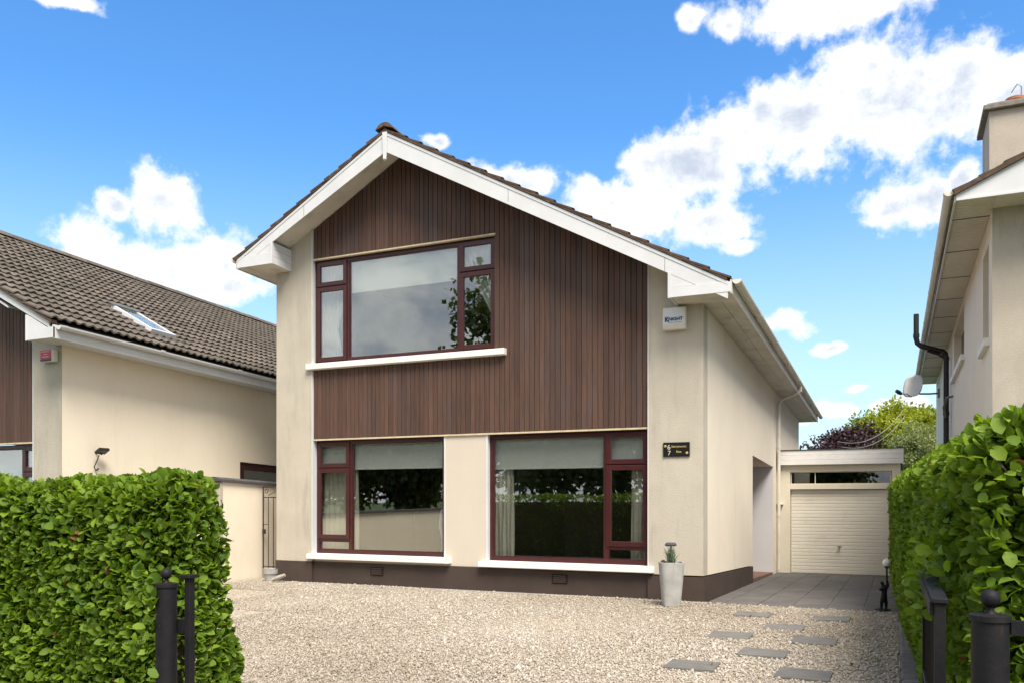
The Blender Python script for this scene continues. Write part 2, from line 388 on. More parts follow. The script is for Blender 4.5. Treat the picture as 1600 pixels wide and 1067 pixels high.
class MB:
    def __init__(self, k=None):
        self.v, self.f, self.k = [], [], k

    def add(self, vs, fs):
        o = len(self.v)
        self.v += [tuple(p) for p in vs]
        self.f += [tuple(i + o for i in q) for q in fs]
        return self

    def box(self, x0, x1, y0, y1, z0, z1):
        return self.add([(x0, y0, z0), (x1, y0, z0), (x1, y1, z0), (x0, y1, z0), (x0, y0, z1), (x1, y0, z1), (x1, y1, z1), (x0, y1, z1)],
                        [(0, 3, 2, 1), (4, 5, 6, 7), (0, 1, 5, 4), (1, 2, 6, 5), (2, 3, 7, 6), (3, 0, 4, 7)])

    def prism_y(self, poly, y0, y1):
        """poly = (x,z) points, extruded along y"""
        n = len(poly)
        return self.add([(x, y0, z) for x, z in poly] + [(x, y1, z) for x, z in poly],
                        [tuple(range(n)), tuple(range(2 * n - 1, n - 1, -1))] + [(i, i + n, (i + 1) % n + n, (i + 1) % n) for i in range(n)])

    def prism_x(self, poly, x0, x1):
        n = len(poly)
        return self.add([(x0, y, z) for y, z in poly] + [(x1, y, z) for y, z in poly],
                        [tuple(range(n)), tuple(range(2 * n - 1, n - 1, -1))] + [(i, i + n, (i + 1) % n + n, (i + 1) % n) for i in range(n)])

    def prism_z(self, poly, z0, z1):
        n = len(poly)
        return self.add([(x, y, z0) for x, y in poly] + [(x, y, z1) for x, y in poly],
                        [tuple(range(n)), tuple(range(2 * n - 1, n - 1, -1))] + [(i, i + n, (i + 1) % n + n, (i + 1) % n) for i in range(n)])

    def ring(self, x0, x1, z0, z1, wd, y0, y1):
        """rectangular frame in the xz plane"""
        self.box(x0, x0 + wd, y0, y1, z0, z1)
        self.box(x1 - wd, x1, y0, y1, z0, z1)
        self.box(x0 + wd, x1 - wd, y0, y1, z0, z0 + wd)
        self.box(x0 + wd, x1 - wd, y0, y1, z1 - wd, z1)
        return self

    def tube(self, pts, r, n=8, cap=True):
        pts = [Vector(p) for p in pts]
        rs = r if isinstance(r, (list, tuple)) else [r] * len(pts)
        up = Vector((0, 0, 1)) if abs((pts[1] - pts[0]).normalized().z) < 0.9 else Vector((1, 0, 0))
        V, Fc = [], []
        for i, p in enumerate(pts):
            d = (pts[min(i + 1, len(pts) - 1)] - pts[max(i - 1, 0)]).normalized()
            a = d.cross(up)
            if a.length < 1e-4: a = d.cross(Vector((0, 1, 0)))
            a.normalize(); b_ = d.cross(a).normalized()
            up = a.cross(d)
            for j in range(n):
                an = 2 * math.pi * j / n
                V.append(p + (a * math.cos(an) + b_ * math.sin(an)) * rs[i])
        for i in range(len(pts) - 1):
            for j in range(n):
                Fc.append((i * n + j, i * n + (j + 1) % n, (i + 1) * n + (j + 1) % n, (i + 1) * n + j))
        if cap:
            Fc.append(tuple(range(n - 1, -1, -1)))
            Fc.append(tuple((len(pts) - 1) * n + j for j in range(n)))
        return self.add(V, Fc)

    def lathe(self, prof, cx, cy, n=20, squash=None):
        V, Fc = [], []
        for r_, z in prof:
            for j in range(n):
                an = 2 * math.pi * j / n
                V.append((cx + r_ * math.cos(an), cy + r_ * math.sin(an), z))
        for i in range(len(prof) - 1):
            for j in range(n):
                Fc.append((i * n + j, i * n + (j + 1) % n, (i + 1) * n + (j + 1) % n, (i + 1) * n + j))
        Fc.append(tuple(range(n - 1, -1, -1)))
        Fc.append(tuple((len(prof) - 1) * n + j for j in range(n)))
        return self.add(V, Fc)

    def build(self, name, mat, parent=None, smooth=False, bevel=0.0):
        me = bpy.data.meshes.new(name)
        k = self.k
        vs = [(x, y, z - k * max(y, -3.0)) for x, y, z in self.v] if k else self.v
        me.from_pydata(vs, [], self.f)
        me.materials.append(MATS[mat])
        if smooth:
            me.polygons.foreach_set('use_smooth', [True] * len(me.polygons))
            me.set_sharp_from_angle(angle=R(42))
        me.update()
        o = bpy.data.objects.new(name, me)
        COL.objects.link(o)
        if parent: attach(o, parent)
        if bevel:
            bv = o.modifiers.new('bevel', 'BEVEL'); bv.width = bevel; bv.segments = 2; bv.limit_method = 'ANGLE'
        return o


def attach(o, parent):
    o.parent = parent
    o.matrix_parent_inverse = world_of(parent).inverted()


def world_of(o):
    m = o.matrix_basis.copy()
    if o.parent:
        m = world_of(o.parent) @ o.matrix_parent_inverse @ m
    return m


def tag(o, label, cat, group=None):
    o['label'] = label
    o['category'] = cat
    if group: o['group'] = group
    return o


def empty(name, loc, label, cat, group=None):
    o = bpy.data.objects.new(name, None)
    COL.objects.link(o)
    o.location = loc
    o.empty_display_size = 0.2
    return tag(o, label, cat, group)


def kind(o, k_):
    o['kind'] = k_
    return o


def np_mesh(name, V, T, mat, parent=None, tint=None, smooth=False):
    """triangle mesh from numpy arrays; tint = one value per triangle"""
    me = bpy.data.meshes.new(name)
    me.vertices.add(len(V)); me.vertices.foreach_set('co', V.astype(np.float32).ravel())
    me.loops.add(len(T) * 3); me.loops.foreach_set('vertex_index', T.astype(np.int32).ravel())
    me.polygons.add(len(T)); me.polygons.foreach_set('loop_start', np.arange(0, len(T) * 3, 3, dtype=np.int32))
    me.update(calc_edges=True)
    if smooth: me.polygons.foreach_set('use_smooth', np.ones(len(T), dtype=bool))
    if tint is not None:
        a = me.attributes.new('tint', 'FLOAT', 'FACE'); a.data.foreach_set('value', tint.astype(np.float32))
    me.materials.append(MATS[mat])
    o = bpy.data.objects.new(name, me)
    COL.objects.link(o)
    if parent: attach(o, parent)
    return o


def text_mesh(name, txt, size, mat, parent, mtx, extrude=0.002, bold=0.0):
    cu = bpy.data.curves.new(name, 'FONT')
    cu.body = txt; cu.size = size; cu.extrude = extrude; cu.offset = bold
    cu.align_x = 'CENTER'; cu.align_y = 'CENTER'; cu.resolution_u = 3
    tmp = bpy.data.objects.new(name, cu)
    COL.objects.link(tmp)
    dg = bpy.context.evaluated_depsgraph_get(); dg.update()
    me = bpy.data.meshes.new_from_object(tmp.evaluated_get(dg))
    bpy.data.objects.remove(tmp)
    me.transform(mtx)
    me.materials.clear(); me.materials.append(MATS[mat])
    o = bpy.data.objects.new(name, me)
    COL.objects.link(o)
    attach(o, parent)
    return o

# ================================================================== ground
g = MB()
prof = [(-400, -0.06), (-0.2, -0.06), (0.0, -0.06), (30, -0.9), (60, -1.2), (900, -1.2)]
for i in range(len(prof) - 1):
    (ya, za), (yb, zb) = prof[i], prof[i + 1]
    g.add([(-500, ya, za), (500, ya, za), (500, yb, zb), (-500, yb, zb)], [(0, 1, 2, 3)])
kind(g.build('ground', 'grass'), 'structure')
kind(MB().box(-200, 200, -12.9, -9.35, -0.08, -0.02).build('pavement', 'pavement'), 'structure')
kind(MB().box(-200, 200, -20.0, -12.9, -0.16, -0.055).build('road', 'asphalt'), 'structure')
gb = MB()
gb.add([(-11.0, -9.35, 0), (0.06, -9.35, 0), (0.06, 0.03, 0), (-2.45, 0.03, 0), (-10.36, 0.03, 0), (-11.0, 0.4, 0)], [(0, 1, 2, 3, 4, 5)])
gravel_bed = kind(gb.build('gravel', 'gravel_bed'), 'structure')

# ------------------------------------------------------------------ loose chippings (nobody could count them)
def stones():
    pts = []
    def region(y0, y1, x0, x1, dn):
        n = int((y1 - y0) * (x1 - x0) * dn)
        return np.column_stack([rng.uniform(x0, x1, n), rng.uniform(y0, y1, n)])
    P = np.vstack([region(-7.7, -6.3, -6.0, -2.2, 2300), region(-6.3, -3.4, -7.6, 0.05, 2700), region(-3.4, -1.4, -9.0, 0.05, 2100), region(-1.4, 0.0, -10.9, 0.05, 1600), region(0.0, 0.35, -10.95, -10.36, 900)])
    # keep off the stepping stones
    keep = np.ones(len(P), bool)
    for sx, sy in STEPS:
        keep &= ~((np.abs(P[:, 0] - sx) < 0.225) & (np.abs(P[:, 1] - sy) < 0.215))
    P = P[keep]
    n = len(P)
    base = np.array([(1, 0, 0), (0, 1, 0), (-1, 0, 0), (0, -1, 0), (0, 0, 1), (0, 0, -1)], float)
    tri = np.array([(0, 1, 4), (1, 2, 4), (2, 3, 4), (3, 0, 4), (1, 0, 5), (2, 1, 5), (3, 2, 5), (0, 3, 5)])
    s = rng.lognormal(math.log(0.0086), 0.38, n)
    sc = np.column_stack([s * rng.uniform(0.8, 1.4, n), s * rng.uniform(0.7, 1.1, n), s * rng.uniform(0.5, 0.9, n)])
    V = base[None] * sc[:, None, :] + rng.normal(0, 0.22, (n, 6, 3)) * s[:, None, None]
    an = rng.uniform(0, 6.28, n); ca, sa = np.cos(an), np.sin(an)
    X = V[:, :, 0] * ca[:, None] - V[:, :, 1] * sa[:, None]
    Y = V[:, :, 0] * sa[:, None] + V[:, :, 1] * ca[:, None]
    tl = rng.normal(0, 0.4, n)
    Z = V[:, :, 2] + X * tl[:, None] * 0.6
    # slow swells where cars have pushed the chippings about
    hz = 0.006 + 0.008 * np.sin(P[:, 0] * 1.3 + 0.6 * np.sin(P[:, 1] * 1.1)) * np.sin(P[:, 1] * 0.9 + 1.0)
    X += P[:, 0, None]; Y += P[:, 1, None]; Z += (hz + rng.uniform(0, 0.007, n))[:, None]
    T = (tri[None] + (np.arange(n) * 6)[:, None, None]).reshape(-1, 3)
    tint = np.clip(rng.beta(3.4, 2.2, n) * 0.92 + 0.10 * np.sin(P[:, 0] * 0.55 + P[:, 1] * 0.8) + 0.05 * np.sin(P[:, 0] * 2.3 - P[:, 1] * 0.3) * np.sin(P[:, 1] * 1.9), 0, 1)
    o = np_mesh('chippings', np.stack([X, Y, Z], -1).reshape(-1, 3), T, 'stone', None, np.repeat(tint, 8))
    tag(kind(o, 'stuff'), 'loose cream and tan stone chippings covering the front drive', 'gravel')


STEPS = [(-1.65, -1.09), (-0.70, -1.10), (-1.15, -2.06), (-1.62, -2.93), (-0.75, -2.93), (-1.14, -3.87), (-1.64, -4.74), (-0.69, -4.75)]
STEP_LABELS = ['grey stepping slab in the gravel closest to the planter',
               'grey stepping slab in the gravel closest to the black lamp statue',
               'grey stepping slab lying alone in the second row from the patio',
               'grey stepping slab on the left of the third row from the patio',
               'grey stepping slab on the right of the third row from the patio',
               'grey stepping slab lying alone in the fourth row from the patio',
               'largest looking stepping slab, left of the row nearest the viewer',
               'stepping slab nearest the viewer and the right hedge, at the bottom edge']
stones()
for i, ((sx, sy), lb) in enumerate(zip(STEPS, STEP_LABELS)):
    o = MB().box(-0.22, 0.22, -0.205, 0.205, -0.03, 0.024).build('stepping_stone', 'step_slab', bevel=0.006)
    o.location = (sx, sy, random.uniform(0, 0.004)); o.rotation_euler = (R(random.uniform(-0.8, 0.8)), R(random.uniform(-0.8, 0.8)), R(random.uniform(-3, 3)))
    tag(o, lb, 'stepping stone', 'stepping stones in the gravel')

# ------------------------------------------------------------------ patio of grey slabs, sloping to the garage
KP = 0.026
patio = kind(MB(KP).box(-2.50, 0.22, 0.02, 8.5, -0.10, -0.012).build('patio', 'joint'), 'structure')
SL = {}
def slab_piece(name, wx, wy, h, mat, bev):
    key = (name, round(wx, 3), round(wy, 3))
    if key not in SL:
        bx_, by_ = wx / 2, wy / 2
        c_ = bev
        v = [(-bx_, -by_, -h), (bx_, -by_, -h), (bx_, by_, -h), (-bx_, by_, -h), (-bx_, -by_, -c_), (bx_, -by_, -c_), (bx_, by_, -c_), (-bx_, by_, -c_),
             (-bx_ + c_, -by_ + c_, 0), (bx_ - c_, -by_ + c_, 0), (bx_ - c_, by_ - c_, 0), (-bx_ + c_, by_ - c_, 0)]
        f = [(0, 1, 5, 4), (1, 2, 6, 5), (2, 3, 7, 6), (3, 0, 4, 7), (4, 5, 9, 8), (5, 6, 10, 9), (6, 7, 11, 10), (7, 4, 8, 11), (8, 9, 10, 11)]
        me = bpy.data.meshes.new(name); me.from_pydata(v, [], f); me.materials.append(MATS[mat])
        SL[key] = me
    o = bpy.data.objects.new(name, SL[key]); COL.objects.link(o)
    return o
row = 0
y = 0.03
while y < 8.3:
    off = 0.0
    for c_ in range(5):
        x0 = -2.24 + c_ * 0.47
        o = slab_piece('paving_slab', 0.458, 0.468, 0.05, 'slab', 0.005)
        o.location = (x0 + 0.235, y + 0.24, -KP * (y + 0.24) + random.uniform(-0.0015, 0.003))
        o.rotation_euler = (-KP + R(random.uniform(-0.25, 0.25)), R(random.uniform(-0.25, 0.25)), 0)
        attach(o, patio)
    y += 0.48
y = 0.03
while y < 8.35:
    o = slab_piece('edging_brick', 0.235, 0.112, 0.05, 'slab', 0.006)
    o.location = (-2.365, y + 0.06, -KP * (y + 0.06) + random.uniform(0, 0.004)); o.rotation_euler = (-KP, 0, 0)
    attach(o, patio)
    y += 0.12
# dark step along the patio front
kind(MB().box(-2.47, 0.05, -0.02, 0.018, -0.05, 0.006).build('patio_kerb', 'coping'), 'structure')
# sett edging between the gravel and the hedge
edge = kind(MB().box(0.062, 0.27, -9.3, 0.0, -0.08, -0.002).build('edging', 'joint'), 'structure')
y = -6.6
while y < 0.0:
    o = slab_piece('edging_sett', 0.19, 0.235, 0.06, 'sett', 0.012)
    o.location = (0.165 + random.uniform(-0.006, 0.006), y + 0.12, 0.022 + random.uniform(-0.004, 0.006))
    o.rotation_euler = (R(random.uniform(-1.2, 1.2)), R(random.uniform(-1.2, 1.2)), R(random.uniform(-1.5, 1.5)))
    attach(o, edge)
    y += 0.248
# concrete drain strip along the house foot
kind(MB().box(-10.33, -2.45, -0.11, 0.03, -0.05, 0.012).build('foundation_strip', 'concrete', bevel=0.004), 'structure')
kind(MB().box(-11.0, -10.33, 0.30, 1.5, -0.08, 0.006).build('side_path', 'concrete'), 'structure')

# ================================================================== roof tile kit
def tile_arrays(gauge=0.33, width=0.33, amp=0.034, waves=2, n=13, lift=0.05, thick=0.028):
    L = gauge + 0.07
    V = []
    for iy, yy in enumerate((0.0, L)):
        for i in range(n):
            u = i / (n - 1)
            h = amp * (0.5 + 0.5 * math.sin(2 * math.pi * (waves * u) - 0.6)) ** 1.4
            V.append((u * width, yy, h + (lift if iy == 0 else 0.0)))
    for i in range(n):
        V.append((i / (n - 1) * width, 0.004, V[i][2] - thick))
    V += [(0, L, -0.02), (width, L, -0.02)]
    T = []
    for i in range(n - 1):
        T += [(i, i + 1, n + i + 1), (i, n + i + 1, n + i)]
        T += [(2 * n + i, 2 * n + i + 1, i + 1), (2 * n + i, i + 1, i)]
    T += [(2 * n, 0, n), (2 * n, n, 3 * n), (3 * n - 1, 2 * n - 1, n - 1), (3 * n - 1, 3 * n + 1, 2 * n - 1)]
    return np.array(V, float), np.array(T, int)


TV, TT = tile_arrays()
TV2, TT2 = tile_arrays(amp=0.014, lift=0.034, thick=0.03)


def tile_mesh(mat, TV, TT):
    me = bpy.data.meshes.new('roof_tile')
    me.from_pydata([tuple(v) for v in TV], [], [tuple(t_) for t_ in TT])
    me.materials.append(MATS[mat])
    return me


def slope_matrix(xe, y0, ze, side, alpha, k):
    """tile frame: local x along +Y (or -Y), y up the slope, z out. side=+1 slope faces +X"""
    up = Vector((-side * math.cos(alpha), 0, math.sin(alpha)))
    ac = Vector((0, side, -k * side))
    nz = ac.cross(up).normalized()
    return Matrix(((ac.x, up.x, nz.x, xe), (ac.y, up.y, nz.y, y0), (ac.z, up.z, nz.z, ze), (0, 0, 0, 1)))


def px_of(p):
    d = p - CAM
    r = d.x * math.cos(YAW) + d.y * math.sin(YAW)
    f = -d.x * math.sin(YAW) + d.y * math.cos(YAW)
    return (800 + 1310 * r / f, 780 - 1310 * d.z / f, f) if f > 0.1 else None


def tiled_slope(roof, xe, ze, ya, yb, side, alpha, rows, k, mat, n_single, test, gauge=0.33, kit=None):
    """tiles of one slope from the eaves up; the n_single best by test() are single objects, the rest one mesh"""
    cols = int(round((yb - ya) / 0.33))
    spots = []
    for r_ in range(rows):
        for c_ in range(cols):
            s = r_ * gauge
            xx = xe - side * math.cos(alpha) * s
            yy = (ya + c_ * 0.33) if side > 0 else (ya + (c_ + 1) * 0.33)
            zz = ze + math.sin(alpha) * s - k * max(yy, -4.0)
            Mx = slope_matrix(xx, yy, zz, side, alpha, k) @ Matrix.Rotation(R(random.gauss(0, 0.55)), 4, 'Z') @ Matrix.Translation((0, random.gauss(0, 0.006), random.uniform(0, 0.005)))
            spots.append((test(Vector((xx, yy, zz)), c_, r_), Mx))
    spots.sort(key=lambda q: q[0])
    TV, TT = kit or (TV2, TT2)
    me = tile_mesh(mat, TV, TT)
    for sc_, Mx in spots[:n_single]:
        if sc_ > 1e5: break
        o = bpy.data.objects.new('roof_tile', me); COL.objects.link(o)
        o.matrix_world = Mx
        o.matrix_basis = Mx
        attach(o, roof)
    rest = [Mx for i, (sc_, Mx) in enumerate(spots) if i >= n_single or sc_ > 1e5]
    if rest:
        A = np.array([np.array(Mx) for Mx in rest])
        V = np.einsum('nij,vj->nvi', A[:, :3, :3], TV) + A[:, None, :3, 3]
        T = (TT[None] + (np.arange(len(rest)) * len(TV))[:, None, None]).reshape(-1, 3)
        o = np_mesh('roof_tiles', V.reshape(-1, 3), T, mat, roof)
        kind(o, 'stuff')


def ridge_tiles(roof, x, z, ya, yb, k, mat):
    y = ya
    prof = [(-0.17, -0.085), (-0.12, -0.02), (-0.065, 0.018), (0, 0.03), (0.065, 0.018), (0.12, -0.02), (0.17, -0.085), (0.0, -0.03)]
    me = None
    while y < yb - 0.05:
        if me is None:
            mb = MB(); mb.prism_y(prof, 0, 0.445)
            me = bpy.data.meshes.new('ridge_tile'); me.from_pydata(mb.v, [], mb.f); me.materials.append(MATS[mat])
        o = bpy.data.objects.new('ridge_tile', me); COL.objects.link(o)
        o.location = (x, y, z - k * max(y, -4) + random.uniform(-0.006, 0.006)); o.rotation_euler = (-k, R(random.uniform(-1.5, 1.5)), R(random.uniform(-0.6, 0.6)))
        attach(o, roof)
        y += 0.455


def half_gutter(mb, x, y0, y1, z, r, side, n=8):
    """half-round gutter along y; side = +1 the fascia lies at smaller x"""
    o_, i_ = [], []
    for j in range(n + 1):
        a = math.pi + math.pi * j / n
        o_.append((x + r * math.cos(a), z + r * math.sin(a)))
        i_.append((x + (r - 0.006) * math.cos(a), z + (r - 0.006) * math.sin(a)))
    poly = o_ + i_[::-1]
    mb.prism_y(poly, y0, y1)


# ================================================================== windows
def pane(parent, x0, x1, z0, z1, y, k, mat='glass'):
    mb = MB(k); mb.box(x0, x1, y, y + 0.006, z0, z1)
    return mb.build('pane', mat, parent)


def make_window(house, x0, x1, z0, z1, y, cells, mull, k, fw=0.062, mat='mahogany', glass='glass'):
    """frame = window mesh; cells = (x0,x1,z0,z1,'fix'|'open')"""
    mb = MB(k)
    mb.ring(x0, x1, z0, z1, fw, y, y + 0.07)
    for a in mull:
        if a[0] == 'v': mb.box(a[1] - fw / 2, a[1] + fw / 2, y + 0.001, y + 0.069, a[2], a[3])
        else: mb.box(a[2], a[3], y + 0.002, y + 0.068, a[1] - fw / 2, a[1] + fw / 2)
    win = mb.build('window', mat, house, bevel=0.005)
    for (a, b_, c_, d_, typ) in cells:
        if typ == 'open':
            MB(k).ring(a, b_, c_, d_, 0.075, y - 0.022, y + 0.03).build('casement', mat, win, bevel=0.006)
            pane(win, a + 0.07, b_ - 0.07, c_ + 0.07, d_ - 0.07, y + 0.004, k, glass)
        else:
            MB(k).ring(a - 0.001, b_ + 0.001, c_ - 0.001, d_ + 0.001, 0.016, y + 0.012, y + 0.05).build('glazing_bead', mat, win)
            pane(win, a + 0.01, b_ - 0.01, c_ + 0.01, d_ - 0.01, y + 0.03, k, glass)
    return win


def curtain(name, x0, x1, z0, z1, y, folds, amp, k, mat, label, tie=None, group=None):
    """hanging cloth with folds; tie = (side, height, gather) for a tied-back curtain"""
    nx, nz = 48, 26
    V = []
    for j in range(nz + 1):
        v = j / nz
        z = z1 + (z0 - z1) * v
        a, b_ = x0, x1
        if tie:
            side, ht, gat = tie
            q = abs(z - ht) / (z1 - z0)
            g_ = gat + (1 - gat) * min(1, (q * 1.55) ** 1.25) if z > ht else gat + (1 - gat) * min(1, q * 0.8)
            if side < 0: b_ = a + (x1 - x0) * g_
            else: a = b_ - (x1 - x0) * g_
        for i in range(nx + 1):
            u = i / nx
            V.append((a + (b_ - a) * u + 0.008 * math.sin(v * 5 + i), y + amp * math.sin(u * folds * 6.283 + 0.7 * math.sin(v * 2.5)) * (0.6 + 0.4 * v), z))
    Fc = [(j * (nx + 1) + i, j * (nx + 1) + i + 1, (j + 1) * (nx + 1) + i + 1, (j + 1) * (nx + 1) + i) for j in range(nz) for i in range(nx)]
    mb = MB(k); mb.add(V, Fc)
    o = mb.build(name, mat, None, smooth=True)
    so = o.modifiers.new('cloth', 'SOLIDIFY'); so.thickness = 0.004
    return tag(o, label, 'curtain', group)


def blind(x0, x1, z0, z1, y, k, label):
    mb = MB(k); mb.box(x0, x1, y, y + 0.003, z0, z1)
    mb2 = MB(k); mb2.box(x0, x1, y - 0.008, y + 0.011, z0 - 0.022, z0 - 0.0005)
    mb3 = MB(k); mb3.tube([(x0, y + 0.02, z1 - 0.02), (x1, y + 0.02, z1 - 0.02)], 0.016)
    e_ = empty('roller_blind', (0.5 * (x0 + x1), y, z0 - k * y), label, 'blind', 'roller blinds in the front windows')
    mb.build('fabric', 'blind', e_); mb2.build('bottom_bar', 'blind', e_); mb3.build('roller', 'blind', e_)


# ================================================================== the house
house = empty('detached_house', (-6.4, 0, 0), 'cream rendered house with brown timber gable cladding and dark red windows', 'house')
XL, XR, XRID = -10.33, -2.51, -7.63
PIT = 0.55
AL = math.atan(PIT)
YB = 13.6


def rz(x, off=0.0):
    return 7.56 + off - PIT * abs(x - XRID)


W0, W1 = -9.53, -3.33       # recessed centre bay
WT = 0.39                   # top of the plinth
SO = -0.16                  # soffit height below the roof line
# front piers (the top follows the roof)
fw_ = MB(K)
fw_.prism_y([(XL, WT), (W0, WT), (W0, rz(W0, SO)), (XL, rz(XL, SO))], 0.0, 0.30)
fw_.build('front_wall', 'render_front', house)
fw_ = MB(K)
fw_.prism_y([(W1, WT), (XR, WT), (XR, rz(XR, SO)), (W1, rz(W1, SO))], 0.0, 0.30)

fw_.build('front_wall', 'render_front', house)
cp = MB(K)
cp.box(-6.83, -6.04, 0.055, 0.30, 0.40, 2.57)
cp.build('window_pier', 'pier_cream', house)
# white reveals beside the windows and the bay
MB(K).box(W0, W0 + 0.012, 0.004, 0.16, 0.42, 2.575).build('window_reveal', 'white_paint', house)
MB(K).box(W0, W0 + 0.012, 0.004, 0.072, 2.58, rz(W0, SO - 0.01)).build('window_reveal', 'white_paint', house)
MB(K).box(W1 - 0.010, W1, -0.004, 0.16, 0.42, 2.575).build('window_reveal', 'white_paint', house)
MB(K).box(W1 - 0.010, W1 + 0.003, -0.003, 0.0, 0.42, rz(W1, SO - 0.01)).build('window_reveal', 'white_paint', house)
MB(K).box(W0 - 0.004, W0 + 0.004, -0.003, 0.0, 0.42, rz(W0, SO - 0.01)).build('window_reveal', 'white_paint', house)
MB(K).box(-6.06, -6.028, 0.05, 0.16, 0.42, 2.575).build('window_reveal', 'white_paint', house)
MB(K).box(-6.842, -6.815, 0.05, 0.16, 0.42, 2.575).build('window_reveal', 'white_paint', house)
# side and back walls
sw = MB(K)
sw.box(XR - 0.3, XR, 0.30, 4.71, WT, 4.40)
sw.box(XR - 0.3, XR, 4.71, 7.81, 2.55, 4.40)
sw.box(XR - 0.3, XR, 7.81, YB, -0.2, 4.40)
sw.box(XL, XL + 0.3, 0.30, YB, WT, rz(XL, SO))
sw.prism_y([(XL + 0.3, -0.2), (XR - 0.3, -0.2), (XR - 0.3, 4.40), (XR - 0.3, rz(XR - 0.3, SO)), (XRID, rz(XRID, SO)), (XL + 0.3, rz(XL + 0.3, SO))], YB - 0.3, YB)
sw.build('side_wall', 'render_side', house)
# front face of side wall corner is closed by the pier; plinths
pl = MB(K)
pl.box(XL - 0.012, W0 + 0.006, -0.014, 0.28, -0.4, WT)
pl.box(W1 - 0.006, XR + 0.012, -0.014, 0.28, -0.4, WT - 0.02)
pl.box(W0 + 0.006, W1 - 0.006, 0.035, 0.28, -0.4, WT)
pl.prism_x([(0.28, -0.4), (4.70, -0.4), (4.70, WT - 0.02), (0.28, WT - 0.02)], XR - 0.2, XR + 0.012)
pl.box(XL - 0.012, XL + 0.2, 0.28, YB, -0.6, WT)
pl.build('plinth', 'plinth', house)
un = MB(K)
un.box(W0 + 0.013, W1 - 0.011, 0.06, 0.30, WT + 0.002, 0.50)
un.build('window_apron', 'pier_cream', house)
# air bricks in the plinth
for ax in (-8.16, -4.76):
    vb = MB(K)
    vb.box(ax - 0.13, ax + 0.13, 0.022, 0.04, 0.19, 0.33)
    ab = vb.build('air_vent', 'board_back', house)
    for q in range(4):
        s_ = MB(K); s_.box(ax - 0.105, ax + 0.105, 0.012, 0.024, 0.202 + q * 0.031, 0.222 + q * 0.031)
        s_.build('louvre', 'plinth', ab)

# porch recess in the side wall
po = MB(K)
po.box(XR - 1.5, XR - 0.002, 7.80, 7.95, 0.05, 2.56)      # far return, painted white
po.box(XR - 1.5, XR - 0.3, 4.60, 4.72, 0.05, 2.56)
po.box(XR - 1.6, XR - 1.5, 4.60, 7.95, 0.05, 2.56)
po.box(XR - 1.5, XR - 0.302, 4.72, 7.80, 2.552, 2.64)
po.build('porch', 'porch_white', house)
MB(K).box(XR - 1.5, XR - 0.004, 4.72, 7.80, -0.1, 0.13).build('porch_step', 'porch_tile', house, bevel=0.01)
dr = MB(K); dr.box(XR - 1.5, XR - 1.45, 5.6, 6.6, 0.13, 2.2)
dob = dr.build('front_door', 'mahogany', house)
MB(K).lathe([(0.005, 1.10), (0.03, 1.11), (0.035, 1.14), (0.02, 1.17), (0.004, 1.18)], XR - 1.41, 5.75).build('door_knob', 'steel', dob)

# ------------------------------------------------------------------ cladding
cb = MB(K)
UW0, UW1, UZ0, UZ1 = -9.515, -5.885, 3.955, 5.79
cb.box(W0 + 0.013, W1 - 0.011, 0.072, 0.30, 2.60, UZ0 - 0.002)
cb.box(UW1 + 0.002, W1 - 0.011, 0.0725, 0.299, UZ0, rz(W1, SO - 0.02))
cb.prism_y([(UW1 + 0.002, rz(W1, SO - 0.02)), (W1 - 0.011, rz(W1, SO - 0.02)), (UW1 + 0.002, rz(UW1, SO - 0.02))], 0.0725, 0.299)
cb.prism_y([(W0 + 0.013, UZ1), (UW1, UZ1), (UW1, rz(UW1, SO - 0.02)), (XRID, rz(XRID, SO - 0.02)), (W0 + 0.013, rz(W0, SO - 0.02))], 0.073, 0.30)
clad = cb.build('cladding', 'board_back', house)
NB = 70
bw = (W1 - 0.012 - (W0 + 0.014)) / NB


def board(x0, x1, za, zb0, zb1, parent, k, y0=0.034, y1=0.070, apex=None, mat='board'):
    """one vertical board with chamfered front edges; top may slope"""
    ch, gp = 0.0045, 0.0030
    a, b_ = x0 + gp, x1 - gp
    yo = y0 + random.uniform(-0.0025, 0.0025)
    f_ = lambda x: zb0 + (zb1 - zb0) * (x - x0) / (x1 - x0)
    V = []
    for z_ in (None, 1):
        for x, yy in ((a, y1), (a, yo + ch), (a + ch, yo), (b_ - ch, yo), (b_, yo + ch), (b_, y1)):
            V.append((x, yy, za if z_ is None else f_(x)))
    Fc = [(i, i + 1, i + 7, i + 6) for i in range(5)] + [(0, 5, 4, 3, 2, 1), (6, 7, 8, 9, 10, 11)]
    mb = MB(k); mb.add(V, Fc)
    return mb.build('cladding_board', mat, parent)


for i in range(NB):
    x0 = W0 + 0.014 + i * bw
    x1 = x0 + bw
    t0, t1 = rz(x0, SO - 0.012), rz(x1, SO - 0.012)
    jb = random.uniform(-0.006, 0.004)
    if x0 < UW1 - 0.02:
        board(x0, x1, 2.592 + jb, UZ0 - 0.03, UZ0 - 0.03, clad, K)
        board(x0, x1, UZ1 + 0.03 + jb * 0.5, t0, t1, clad, K)
    else:
        board(x0, x1, 2.592 + jb, t0, t1, clad, K)
# beads at the cladding feet
MB(K).box(W0 + 0.013, W1 - 0.012, 0.028, 0.075, 2.562, 2.588).build('timber_bead', 'bead', house)
MB(K).box(W0 + 0.013, UW1 + 0.01, 0.012, 0.09, UZ1 + 0.002, UZ1 + 0.027).build('timber_bead', 'bead', house)

